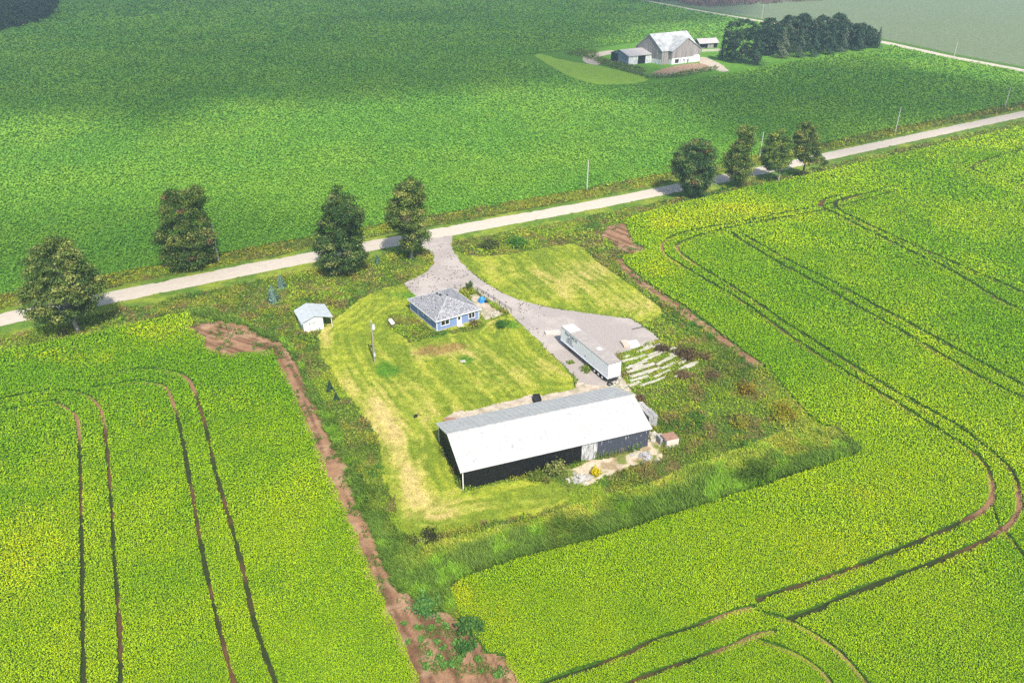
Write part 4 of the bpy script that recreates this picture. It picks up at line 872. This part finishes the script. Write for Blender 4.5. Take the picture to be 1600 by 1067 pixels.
MB().tube([(-.22, 0, 0), (-.2, 0, H-2)], .04, 6).build('conduit', M_DARK, o); MB().box(-.18, .18, -.3, -.12, 1.2, 1.9).build('meter_box', pmat('meter_grey', (.45, .45, .45), .5, scale=3, var=.1), o)
# ------------------------------------------------------------------ yard objects
M_CONC = pmat('old_concrete', (.34, .32, .25), .9, scale=1.5, col2=(.52, .49, .41), detail=8)
M_STONE = pmat('stone', (.30, .29, .27), .9, scale=2.5, col2=(.5, .48, .45), bump=.02); M_BRICK = pmat('brown_board', (.30, .17, .12), .9, scale=3, var=.25)
def place(px, z=0.0): p = at(*px); return (p[0], p[1], z)
# propane tank
o = thing('fuel_tank', 'white cylindrical gas tank lying in the weeds beside the blue house', 'tank', place((612, 507)), R(118))
prof = [(-1.05, .05), (-1.0, .24), (-.85, .38), (-.7, .43), (.7, .43), (.85, .38), (1.0, .24), (1.05, .05)]
MB().tube([(x, 0, .62) for x, _ in prof], [r for _, r in prof], 18).build('shell', M_WHITE, o, smooth=True); MB().tube([(0, 0, 1.02), (0, 0, 1.17)], .14, 10).build('valve_cap', M_WHITE, o)
for x in (-.6, .6): MB().box(x-.08, x+.08, -.3, .3, 0, .26).build('foot', M_DARK, o)
# guard rail & retaining wall
p0, p1 = at(745, 457), at(797, 490); v = p1-p0; LL = float(np.hypot(*v)); o = thing('guard_fence', 'low retaining wall with dark rails between the house and driveway', 'fence', (*p0, 0), math.atan2(v[1], v[0]))
MB().box(0, LL, -.14, .14, 0, .42).build('kerb_wall', M_CONC, o); M = MB()
for k in range(7): MB().box(k*LL/6-.05, k*LL/6+.05, .17, .27, 0, 1.15).build('post', M_DARK, o)
for zz in (.72, 1.08): MB().box(-.1, LL+.1, .275, .33, zz, zz+.07).build('rail', M_DARK, o)
# blue tarpaulin heap
o = thing('tarp_heap', 'bright blue tarpaulin covered heap by the guard fence behind the house', 'tarp', place((753, 472)), .3); M = MB(); N = 14; V = []; Fc = []
for i in range(N):
    for j_ in range(7):
        a = 2*math.pi*i/N; f = j_/6; rr = (1.0-.75*f**1.5)*(1+.18*math.sin(3*a+1)+.10*math.sin(7*a+j_)); V.append((rr*.85*math.cos(a), rr*.7*math.sin(a), 1.35*f**.8+.06*math.sin(5*a)*(1-f)))
for i in range(N):
    for j_ in range(6): Fc.append((i*7+j_, ((i+1) % N)*7+j_, ((i+1) % N)*7+j_+1, i*7+j_+1))
V.append((0, 0, 1.38)); Fc += [(i*7+6, ((i+1) % N)*7+6, N*7) for i in range(N)]
M.add(V, Fc).build('sheet', pmat('blue_tarp', (.04, .22, .50), .5, scale=3, var=.25), o)
MB().rbox((.75, -.55, .25), (.6, .5, .5), .4).build('crate', pmat('black_plastic', (.02, .025, .03), .5, scale=3), o)
# slabs
def slab_obj(name, px, size, rz, label, cat='slab', mat=M_CONC, z=.0, tilt=(0, 0)):
    o = MB().rbox((0, 0, size[2]/2), size, 0, tilt).build(name, mat, bevel=.02); p = at(*px); o.location = (p[0], p[1], z+.03); o.rotation_euler = (0, 0, rz); return tag(o, label, cat)
slab_obj('ramp_slab', (863, 521), (3.0, 1.1, .45), R(12), 'pale flat slab lying left of the trailer nose', 'slab', pmat('pale_slab', (.50, .47, .42), .8, scale=2, var=.1))
slab_obj('timber_beam', (873, 528), (1.6, .4, .25), R(-30), 'short grey beam under the front corner of the trailer', 'beam', M_STONE)
slab_obj('white_panel', (989, 539.5), (2.0, 1.9, .55), R(12), 'white box panel at the edge of the gravel, right one of two', 'panel', M_WHITE)
slab_obj('tan_panel', (977, 539), (1.3, 2.3, .45), R(12), 'tan board topped block beside the white box panel', 'panel', pmat('tan_board', (.52, .42, .34), .9, scale=2, var=.2))
slab_obj('dark_plank', (996, 513), (2.6, .22, .06), R(25), 'dark plank lying on the gravel near its right end', 'plank', M_DARK)
slab_obj('well_cover', (723, 565), (1.0, .8, .12), R(20), 'small pale cover set in the lawn below the house', 'cover', M_CONC)
# concrete strips : rows of pale strips among the weeds
rows = [((980,583),(1022,569),1),((985,590),(1026,577),1),((985,597),(1012,588),.9),((983,604),(1000,598),1),((978,576),(1010,565),.8),((972,566),(1008,555),.7),((995,551),(1033,538),.8),((1003,565),(1040,549),.7),((1040,549),(1056,544),.9),((1026,571),(1043,562),.9),((1040,563),(1062,553),1.2),((1033,577),(1058,566),.7),((1060,570),(1084,557),.7),((1000,604),(1022,596),.6),((1030,586),(1046,579),.5),((1060,578),(1090,566),.8),((1071,575),(1083,569),1.4),((975,560),(983,556),.8),((1015,600),(1038,590),.5),((1055,590),(1066,585),.6),((988,577),(1004,571),.8),((1012,584),(1030,575),.6),((1010,573),(1020,569),.7),((990,562),(1002,558),.7),((1012,557),(1030,549),.6),((1046,556),(1060,550),.8),((1063,563),(1076,557),.6),((1022,590),(1034,585),.6),((1005,545),(1018,540),.6),((1042,572),(1052,568),.6)]
for i, (a_, b_, wd) in enumerate(rows):
    q0, q1 = at(*a_), at(*b_); v = q1-q0; Ls = float(np.hypot(*v)); M = MB(); x = 0; rg = random.Random(i)
    while x < Ls:
        x2 = min(x+rg.uniform(.5, 1.6), Ls); M.rbox(((x+x2)/2, rg.uniform(-.06, .06), .12), (x2-x+.05, wd*.7*rg.uniform(.8, 1.1), .24+rg.uniform(-.05, .05)), rg.uniform(-.04, .04)); x = x2
    o = M.build('concrete_strip', M_CONC); o.location = (*q0, 0); o.rotation_euler = (0, 0, math.atan2(v[1], v[0]))
    tag(o, 'pale broken concrete strip laid among weeds right of the trailer', 'concrete strip', 'rows of concrete strips right of the trailer')
# dump cart behind the barn
o = thing('dump_cart', 'small black open trailer cart standing behind the barn roof edge', 'cart', place((839, 627)), R(100))
MB().box(-.9, .9, -.6, .6, .45, .52).box(-.9, -.84, -.6, .6, .52, .95).box(.84, .9, -.6, .6, .52, .95).box(-.84, .84, -.6, -.54, .52, .95).box(-.84, .84, .54, .6, .52, .95).build('tub', M_DARK, o); MB().tube([(.9, 0, .5), (1.9, 0, .4)], .05, 6).build('drawbar', M_DARK, o)
for yy in (-.72, .62): MB().tube([(0, yy, .32), (0, yy+.1, .32)], .32, 14).build('wheel', M_RUB, o)
slab_obj('rusty_board', (702, 656.5), (2.0, .9, .2), R(0), 'reddish board pile at the rear left corner of the barn', 'board', M_BRICK)
# dark machine on the lawn
o = thing('scrap_wheel_frame', 'small dark metal frame standing on the lawn left of the barn', 'frame', place((653, 652)), .5)
MB().tube([(-.35, 0, .35), (-.35, .1, .35)], .35, 12).build('wheel', M_RUB, o); MB().tube([(-.35, .05, .35), (.2, .05, .75), (.6, .05, .1)], .05, 6).tube([(.2, -.3, .75), (.2, .4, .75)], .04, 6).build('bar', M_DARK, o)
# block stack at barn's right end
def block_stack(px, nx_, ny_, nz_, sz, rz, label, mat, name='block_stack', z=0.0, seed=0, pat=None, tip=None):
    o = thing(name, label, 'block stack', place(px, z), rz); rg = random.Random(seed)
    for k in range(nz_):
        M = MB()
        for i in range(nx_):
            for j_ in range(ny_): M.rbox(((i+.5-nx_/2)*sz[0]+rg.uniform(-.03, .03), (j_+.5-ny_/2)*sz[1]+rg.uniform(-.03, .03), (k+.5)*sz[2]), (sz[0]*.93, sz[1]*.93, sz[2]*.9), rg.uniform(-.05, .05))
        M.build('layer', mat, o)
    return o
M_GBL = pmat('grey_block', (.22, .22, .23), .9, scale=2, col2=(.40, .39, .38))
block_stack((1014, 662), 2, 3, 4, (.8, .75, .55), BARN_A, 'tall stack of dark grey blocks against the right end of the barn', M_GBL, seed=1)
block_stack((1006, 645), 2, 4, 2, (.75, .95, .5), BARN_A, 'long low stack of pale grey blocks behind the taller one at the barn end', M_STONE, seed=2)
# crate with slatted left face and brown top
o = thing('storage_crate', 'pale wooden crate with dark latticed side and brown top beside the barn corner', 'crate', place((1041, 701.5)), R(20))
MB().box(0, 2.1, 0, 1.9, 0, 1.45).build('body', pmat('pale_crate_wood', (.58, .51, .44), .85, scale=2, var=.12), o); MB().box(-.04, 2.14, .1, 1.94, 1.452, 1.52).build('lid', M_BRICK, o)
M = MB()
for k in range(9): M.box(-.06, -.005, .05+k*.2, .15+k*.2, .06, 1.42)
for k in range(4): M.box(-.09, -.062, .03, 1.87, .1+k*.38, .22+k*.38)
M.build('lattice', pmat('grey_lattice', (.33, .34, .36), .8, scale=3, var=.2), o); MB().box(-.004, -.001, .03, 1.87, .05, 1.42).build('lattice_shade_sheet', M_DARK, o)  # dark sheet behind the lattice stands in for shade inside the crate
o = thing('storage_crate', 'grey slatted pallet crate leaning left of the brown topped crate', 'crate', place((1031, 696)), R(20)); M = MB()
for k in range(7): M.box(0, .06, k*.2, k*.2+.1, 0, 1.3)
for k in range(3): M.box(.062, .1, -.02, 1.35, .15+k*.5, .27+k*.5)
M.build('slats', pmat('grey_pallet', (.36, .36, .37), .8, scale=3, var=.2), o); MB().box(.12, .9, 0, 1.3, 0, 1.1).build('load', M_STONE, o)
def rubble(name, px, n, sp, sz, label, mat=M_STONE, cat='rubble', seed=0, flat=.6):
    o = thing(name, label, cat, place(px)); rg = random.Random(seed)
    M = MB()
    for i in range(n):
        x, y = rg.gauss(0, sp), rg.gauss(0, sp*.8); s_ = sz*rg.uniform(.5, 1.5); M.rbox((x, y, s_*.3*flat+max(0, .25-.2*math.hypot(x, y)/sp)), (s_, s_*rg.uniform(.5, 1), s_*flat), rg.uniform(0, 3), (rg.uniform(-.4, .4), rg.uniform(-.4, .4)))
    M.build('stones', mat, o); return o
rubble('rubble_pile', (905, 748), 90, .75, .3, 'heap of pale grey stones on the bare earth near the yellow bush', seed=1)
rubble('rubble_pile', (1007, 713), 40, .7, .42, 'pile of grey broken boards and blocks below the barn right corner', seed=2, mat=M_GBL, flat=.3)
rubble('rubble_pile', (1021, 683), 26, .75, .6, 'pale boulders between the barn corner and the crates', seed=3, mat=M_CONC)
rubble('rubble_pile', (965, 600), 34, 1.1, .4, 'scattered pale rubble by the trailer rear', seed=4, mat=M_CONC, flat=.35)
rubble('rubble_pile', (772, 492), 24, 1.3, .3, 'loose stones and boards right of the house', seed=5, mat=M_CONC, flat=.35)
# dark patch of weeds round the old tyre: part of rough ground; shrubs
def shrub(px, hgt, rad, label, c1, c2, n=700, leaf=.22, name='shrub', tips=None, seed=0, cat='shrub'):
    o = thing(name, label, cat, place(px)); rg = np.random.default_rng(seed+5); A = Acc(); M = MB()
    st = 14; per = n//st
    for k in range(st):
        a = rg.uniform(0, 6.28); r_ = rad*math.sqrt(rg.uniform(.05, 1)); hh = hgt*rg.uniform(.65, 1.1)*(1-.35*(r_/rad)**2); ex, ey = r_*math.cos(a), r_*math.sin(a)
        tt = rg.uniform(.15, 1, per); p = np.column_stack([ex*tt, ey*tt, hh*tt])+rg.normal(0, rad*.18, (per, 3)); p[:, 2] = np.abs(p[:, 2])+.03
        c = mixc(np.tile(np.array(c1, float), (per, 1)), c2, rg.random(per))
        if tips: c = mixc(c, tips, ((tt > .8) & (rg.random(per) < .7))*1.0)
        A.add(quads(p, leaf*rg.uniform(.6, 1.4, per), rg.normal(0, .6, (per, 3))+[0, 0, .7], c*rg.uniform(.7, 1.3, (per, 1)), 1.5)); M.tube([(0, 0, -.05), (ex*.5, ey*.5, hh*.55), (ex*.85, ey*.85, hh*.9)], [.03, .02, .008], 5, False)
    A.build('foliage', LEAF, o); M.build('stem', BARK, o); return o
shrub((868, 740), 2.3, 1.7, 'tall feathery green shrub against the barn black wall', (.11, .16, .04), (.22, .26, .07), 1500, .28, tips=(.32, .33, .10), seed=1)
shrub((838, 748), 1.3, 1.2, 'lower green shrub left of the feathery one by the barn wall', (.10, .16, .03), (.20, .25, .04), 800, .25, seed=2)
shrub((853, 752), .8, .9, 'small olive clump in front of the feathery shrub', (.14, .17, .04), (.24, .25, .05), 500, .22, seed=3)
shrub((928, 741), 1.2, .85, 'bright yellow flowering bush on the bare earth in front of the barn', (.55, .45, .01), (.70, .58, .015), 900, .22, seed=4)
shrub((733, 453), 2.4, .9, 'bushy young tree at the driveway end of the guard fence', (.06, .12, .025), (.13, .17, .05), 800, .26, seed=5)
shrub((742, 508), 1.1, 1.1, 'brownish bush at the right corner of the blue house', (.16, .13, .05), (.24, .21, .07), 600, .22, seed=6)
shrub((1225, 650), 1.1, 2.4, 'orange yellow goldenrod clump near the right field edge', (.34, .26, .02), (.22, .20, .03), 1300, .3, seed=7, name='goldenrod_clump')
shrub((1165, 612), 1.0, 2.2, 'rusty goldenrod clump in the weeds right of the trailer yard', (.30, .20, .03), (.16, .17, .03), 1200, .3, seed=8, name='goldenrod_clump')
shrub((1152, 664), .9, 1.5, 'pale yellow goldenrod clump in the middle of the weedy ground', (.36, .32, .04), (.22, .24, .03), 800, .28, seed=9, name='goldenrod_clump')
shrub((1072, 556), 1.2, 2.6, 'dark brown brush at the edge of the concrete strips', (.10, .075, .04), (.18, .12, .06), 1500, .3, seed=10, name='brush_clump')
shrub((1035, 548), 1.0, 1.6, 'small dark brush heap where the gravel ends', (.09, .07, .04), (.15, .11, .06), 800, .28, seed=11, name='brush_clump')
shrub((672, 843), .7, 1.6, 'blackish dead weeds beside the old tyre', (.035, .04, .02), (.07, .075, .03), 900, .26, seed=12, name='brush_clump')
shrub((645, 850), .6, 1.2, 'dark dead weeds left of the old tyre', (.04, .045, .02), (.08, .08, .03), 600, .26, seed=13, name='brush_clump')
shrub((805, 385), 1.5, 3.0, 'bright green thicket above the mown triangle lawn', (.06, .19, .03), (.10, .24, .03), 2200, .34, seed=14, name='thicket')
shrub((768, 388), 1.3, 3.0, 'dark brownish green thicket left of the bright green one', (.06, .09, .03), (.12, .13, .04), 2000, .34, seed=15, name='thicket')
shrub((785, 510), .9, 1.6, 'low dark green patch of weeds beside the driveway below the house', (.05, .15, .025), (.09, .20, .025), 900, .26, seed=16, name='thicket')
conifer((427, 472), 444, 15, 'small blue green spruce in the rough grass, larger of the two above the shed', .28, .3, 'young_spruce', 'young spruces on the verge', 11, 1.6, (.28, .38, .36))
conifer((440, 450), 428, 11, 'small blue green spruce, upper of the two above the shed', .28, .28, 'young_spruce', 'young spruces on the verge', 12, 1.6, (.28, .38, .36))
conifer((590, 412), 398, 6, 'tiny spruce on the verge between two roadside trees', .15, .25, 'young_spruce', 'young spruces on the verge', 13, 1.4, (.28, .38, .36))
conifer((516, 612), 594, 8, 'small dark conifer at the left edge of the lawn', .02, .26, 'young_spruce', None, 14, .9)
conifer((526, 624), 614, 6, 'very small dark conifer just below the other at the left edge of the lawn', .02, .24, 'young_spruce', None, 15, .9)

for i, (x, y, q) in enumerate([(654,983,.6),(674,983,.6),(697,981,.7),(686,972,.5),(638,1005,.4),(658,1001,.5),(683,1005,.5),(692,1014,.5),(710,1008,.5),(686,1030,.6),(719,1030,.6),(748,1032,.6),(667,1044,.5),(692,1042,.7),(701,1040,.6),(710,1040,.6),(780,1057,.7),(672,1023,.4),(632,976,.4),(753,1051,.3)]):
    o = shrub((x, y), .45+.3*q, q*.85, 'small round green weed clump growing on the bare brown soil at the bottom', (.10, .22, .05), (.17, .32, .06), 260, .2, name='weed_clump', seed=50+i, cat='weed clump'); o['group'] = 'weed clumps on the bare soil'
shrub((666, 953), 1.0, 2.0, 'blue green weed mass where the tall grass belt meets the bare soil', (.07, .20, .06), (.13, .28, .06), 1500, .26, name='thicket', seed=80)
shrub((733, 988), 1.1, 1.8, 'dark green weed mass between the bare soil and the right crop', (.05, .14, .04), (.10, .20, .04), 1400, .26, name='thicket', seed=81)
shrub((727, 1014), .9, 1.3, 'lower dark weed mass on the bare soil edge below the larger one', (.05, .14, .04), (.10, .20, .04), 900, .26, name='thicket', seed=82)
# fence in front of the far barnyard
fp = atl([(966, 106), (985, 113), (1003, 118), (1030, 121), (1052, 119)]); o = thing('barnyard_fence', 'grey rail fence curving in front of the far barn', 'fence', (*fp[0], 0)); fp = fp-fp[0]
M = MB(); dd_ = np.r_[0, np.cumsum(np.hypot(*np.diff(fp, axis=0).T))]
for t_ in np.arange(0, dd_[-1], 3.0): MB().rbox((np.interp(t_, dd_, fp[:, 0]), np.interp(t_, dd_, fp[:, 1]), .65), (.14, .14, 1.3)).build('post', M_POLE, o)
for z_ in (.45, .8, 1.15): MB().tube([(p[0], p[1], z_) for p in fp], .07, 4).build('rail', M_POLE, o)
for i, (px_, rr_, hh_, lb) in enumerate([((917, 578), 1.3, .35, 'grassy weed patch in the gravel beside the trailer wheels'), ((891, 567), .6, .2, 'tiny weed tuft in the gravel left of the trailer'), ((1100, 560), 1.6, .8, 'reddish brown weed clump above the right end of the concrete strips'), ((1068, 590), 1.8, .8, 'dull brown weed clump among the lower concrete strips'), ((1115, 590), 2.0, .9, 'brown seedy weeds just right of the concrete strips'), ((1000, 625), .9, .9, 'pinkish grey dry bush behind the barn right gable')]):
    shrub(px_, hh_, rr_, lb, *(((.14, .22, .03), (.22, .28, .05)) if i < 2 else ((.15, .10, .055), (.24, .17, .09))), 700, .24, name='weed_patch', seed=90+i, cat='weeds')
# ------------------------------------------------------------------ far farm buildings
M_GB = boards_mat('grey_barn_boards', (.17, .155, .15), (.36, .33, .32), (.38, .60), .9, (2.2, 2.2, .12)); M_FW = boards_mat('worn_white_boards', (.34, .35, .37), (.68, .68, .68), (.38, .5), .7, (1.5, 1.5, .4)); M_ROOFF = pmat('far_tin_roof', (.27, .28, .29), .6, scale=.35, col2=(.50, .50, .49), detail=6)
M_SHG = pmat('blue_grey_siding', (.17, .21, .26), .8, scale=.5, var=.2, stretch=(3, 3, .2)); M_PINKR = pmat('pinkish_tin_roof', (.42, .39, .385), .6, scale=.3, var=.1)
def prism(M, P, w_): M.slab(P, w_); return M
fb = thing('grey_barn', 'large L-shaped grey board barn with patched white roof beside the distant grove', 'barn', (89.1, 454.9, 0), R(33.8))
WL, E1, R1, RM = 22.3, 7.4, 13.6, 15.2
# main block: x -5..23, y 3..25 ; wing x 0..22.3, y 0..14
def gable_block(M, axis, a0, a1, b0, b1, ez, rz): pass
MB().box(-5, 23.5, 3, 3.2, 0, E1).box(-5, -4.8, 3.2, 25, 2.6, E1).box(23.3, 23.5, 3.2, 25, 0, E1).box(-4.8, 23.3, 24.8, 25, 0, E1).box(0, WL, 0, .2, 3.3, E1).box(0, .2, .2, 3, 2.6, E1).box(WL-.2, WL, .2, 3, 2.6, E1).build('wall', M_GB, fb)
o = MB().box(-5.02, -4.78, 3.22, 25, 0, 2.6).box(0, WL, -.02, .2, 0, 3.3).box(-.02, .2, .22, 3, 0, 2.6).box(WL-.2, WL+.02, .2, 3, 0, 2.6).build('lower_wall', M_FW, fb)
g_ = MB()
for xx, yA, yB, zr, ym in ((-5, 3, 25, RM-.15, 14), (23.3, 3, 25, RM-.15, 14)):
    V = [(xx, yA, E1), (xx, yB, E1), (xx, ym, zr)]; g_.add(V+[(a+.2, b__, c) for a, b__, c in V], [(0, 2, 1), (3, 4, 5), (0, 1, 4, 3), (1, 2, 5, 4), (2, 0, 3, 5)])
V = [(0, 0, E1), (WL, 0, E1), (WL/2, 0, R1-.15)]; g_.add(V+[(a, b__+.2, c) for a, b__, c in V], [(0, 1, 2), (3, 5, 4), (0, 3, 4, 1), (1, 4, 5, 2), (2, 5, 3, 0)]); g_.build('gable', M_GB, fb)
yv_ = 3+(R1-E1)/(RM-E1)*11
MB().slab([(-5.4, 2.5, E1-.35), (23.8, 2.5, E1-.35), (23.8, 14, RM), (-5.4, 14, RM)], .2).slab([(-5.4, 14, RM), (23.8, 14, RM), (23.8, 25.5, E1-.35), (-5.4, 25.5, E1-.35)], .2).slab([(-.5, -.5, E1-.25), (WL/2, -.5, R1+.02), (WL/2, yv_, R1+.02), (-.5, 2.6, E1-.25)], .2).slab([(WL/2, -.5, R1+.02), (WL+.5, -.5, E1-.25), (WL+.5, 2.6, E1-.25), (WL/2, yv_, R1+.02)], .2).build('roof', M_ROOFF, fb)
MB().box(17.0, 21.2, -.1, -.025, .1, 3.9).build('door', M_WHITE, fb)
for x in (17.8, 18.9, 20.0): MB().box(x, x+.5, -.13, -.105, 3.1, 3.5).build('window', M_GLASS, fb)
MB().box(2.6, 5.4, -.08, -.025, .7, 2.7).build('wall_gap_shade', M_DARK, fb); MB().box(9, 9.9, -.08, -.025, 1.6, 2.3).build('window', M_GLASS, fb); MB().box(12, 13.2, -.08, -.025, 0, 2.2).build('side_door', M_GB, fb)  # first box is a dark panel standing in for shade inside the barn
fs = thing('cattle_shed', 'low blue grey shed with white roof attached left of the big grey barn', 'shed', (64.6, 452.9, 0), R(31.3))
SL, SW, SE, SR = 20.2, 16.5, 4.9, 7.3
MB().box(0, .2, .2, 9.5, 0, SE).box(.2, SL, SW-.2, SW, 0, SE).box(SL-.2, SL, .2, SW-.2, 0, SE).build('wall', M_SHG, fs)
MB().box(0, 6.6, 0, .2, 0, SE).build('front_wall', M_FW, fs); MB().box(12.2, 17.6, 0, .2, 0, SE).build('front_wall', M_FW, fs)
MB().box(6.6, 12.2, .5, .6, 0, SE).box(17.6, SL-.2, .5, .6, 0, SE).box(.3, .4, 9.5, SW-.2, 0, SE).build('bay_shade_panel', M_BLACK, fs)  # black panels stand in for the shaded interior of the bays
V = [(0, 0, SE), (0, SW, SE), (0, SW/2, SR-.15)]; MB().add(V+[(a+.2, b__, c) for a, b__, c in V], [(0, 2, 1), (3, 4, 5), (0, 1, 4, 3), (1, 2, 5, 4), (2, 0, 3, 5)]).build('gable', M_SHG, fs)
MB().slab([(-.5, -.6, SE-.15), (SL, -.6, SE-.15), (SL, SW/2, SR), (-.5, SW/2, SR)], .15).slab([(-.5, SW/2, SR), (SL, SW/2, SR), (SL, SW+.6, SE-.15), (-.5, SW+.6, SE-.15)], .15).build('roof', M_PINKR, fs)
sm_ = thing('drive_shed', 'small open-fronted shed with white roof between the grey barn and the grove', 'shed', (118.2, 517.5, 0), R(21))
MB().box(0, 4.2, 0, .2, 0, .4).box(0, .2, .2, 7, 0, 3).box(13.3, 13.5, .2, 7, 0, 3).box(.2, 13.3, 6.8, 7, 0, 3).box(6, 10.5, 0, .2, 0, 3).build('wall', M_GB, sm_)
MB().box(0.2, 6, .6, .7, 0, 3).box(10.5, 13.3, .6, .7, 0, 3).build('bay_shade_panel', M_BLACK, sm_)  # black panels painted as the shade inside the shed front
MB().slab([(-.6, -.8, 3.0), (14.2, -.8, 3.0), (14.2, 3.6, 5.6), (-.6, 3.6, 5.6)], .15).slab([(-.6, 3.6, 5.6), (14.2, 3.6, 5.6), (14.2, 7.8, 3.0), (-.6, 7.8, 3.0)], .15).build('roof', M_PINKR, sm_)
o = MB().box(0, 13, 0, .35, 0, 1.5).build('yard_wall', M_CONC); q = at(1096, 81.5); o.location = (*q, 0); o.rotation_euler = (0, 0, R(14)); tag(o, 'low pale wall in front of the small open-fronted shed', 'wall')

# ------------------------------------------------------------------ clouds (out of the picture, high up; they shade the far fields)
def cloud_mat(name, op):
    m = bpy.data.materials.new(name); m.use_nodes = True; n = m.node_tree.nodes; l = m.node_tree.links; n.remove(n['Principled BSDF'])
    a = n.new('ShaderNodeAttribute'); a.attribute_name = 'tint'; d = n.new('ShaderNodeBsdfDiffuse'); d.inputs[0].default_value = (.85, .86, .88, 1); t_ = n.new('ShaderNodeBsdfTransparent'); x = n.new('ShaderNodeMixShader')
    l.new(a.outputs['Fac'], x.inputs[0]); l.new(t_.outputs[0], x.inputs[1]); l.new(d.outputs[0], x.inputs[2]); l.new(x.outputs[0], n['Material Output'].inputs[0]); return m
CM = cloud_mat('cloud_vapour', 1)
def cloud(name, poly_px, label, op=.6, soft=30, Z=1400, jitter=24):
    poly = atl(poly_px); lo, hi = poly.min(0)-soft*2, poly.max(0)+soft*2; st = max((hi-lo).max()/110, 4)
    xs = np.arange(lo[0], hi[0], st); ys = np.arange(lo[1], hi[1], st); X, Y = np.meshgrid(xs, ys); P = np.stack([X.ravel(), Y.ravel()], 1)
    Q = P+np.column_stack([fbm(P, 70, 901)-.5, fbm(P, 70, 903)-.5])*2*jitter
    ins = pip(Q, poly); d, _ = dline(Q, np.vstack([poly, poly[:1]])); sd = np.where(ins, d, -d); a = sm(sd, -soft, soft)*op*(.8+.4*fbm(P, 60, 905)); a = np.clip(a, 0, .97)
    sh = SDIR[:2]/SDIR[2]*Z; thick = 4+np.sqrt(np.clip(a, 0, 1))*16*(.6+.8*fbm(P, 50, 907))
    nxx = len(xs); i = (np.arange(len(ys)-1)[:, None]*nxx+np.arange(nxx-1)[None]).ravel(); Fc = np.stack([i, i+1, i+1+nxx, i+nxx], 1); keep = a[Fc].max(1) > .01; Fc = Fc[keep]
    top = np.column_stack([P+sh, Z+thick]); bot = np.column_stack([P+sh, np.full(len(P), Z-4.)]); n = len(P)
    al = 1-np.sqrt(1-a); col = np.repeat(np.concatenate([al, al])[:, None], 3, 1)
    u, inv = np.unique(np.vstack([Fc, Fc[:, ::-1]+n]), return_inverse=True); V = np.vstack([top, bot])[u]
    o = raw_mesh(name, V, inv.reshape(-1, 4), CM, col=col[u], smooth=True); tag(o, label, 'cloud', 'clouds'); o['kind'] = 'thing'; return o
cloud('cloud', [(-400,195),(0,190),(60,188),(110,198),(160,206),(240,205),(290,186),(340,172),(430,168),(540,166),(640,154),(760,140),(900,132),(1000,150),(1080,172),(1130,205),(1220,228),(1320,232),(1450,200),(1600,182),(2000,150),(2000,120),(1640,150),(1400,92),(1290,100),(1130,116),(1060,116),(1005,104),(955,84),(940,62),(1010,44),(1100,34),(1165,20),(1180,-60),(-500,-60)], 'large soft white cloud high above the far fields', op=.72, soft=14)
cloud('cloud', [(-300,360),(0,350),(100,338),(230,330),(320,322),(420,330),(560,345),(560,372),(420,392),(250,440),(100,460),(-300,520)], 'thin wispy cloud above the near roadside on the left', op=.45, soft=10, jitter=14)
# ------------------------------------------------------------------ haze
hz = MB().box(-1500, 1500, -250, 2000, -1.5, 78).build('haze', bpy.data.materials.new('haze_air')); hm = hz.data.materials[0]; hm.use_nodes = True; n = hm.node_tree.nodes; n.remove(n['Principled BSDF'])
pv = n.new('ShaderNodeVolumePrincipled'); pv.inputs['Color'].default_value = (.60, .86, 1.0, 1); pv.inputs['Density'].default_value = .00024; pv.inputs['Anisotropy'].default_value = 0.0
hm.node_tree.links.new(pv.outputs[0], n['Material Output'].inputs['Volume']); tag(hz, kind='stuff')
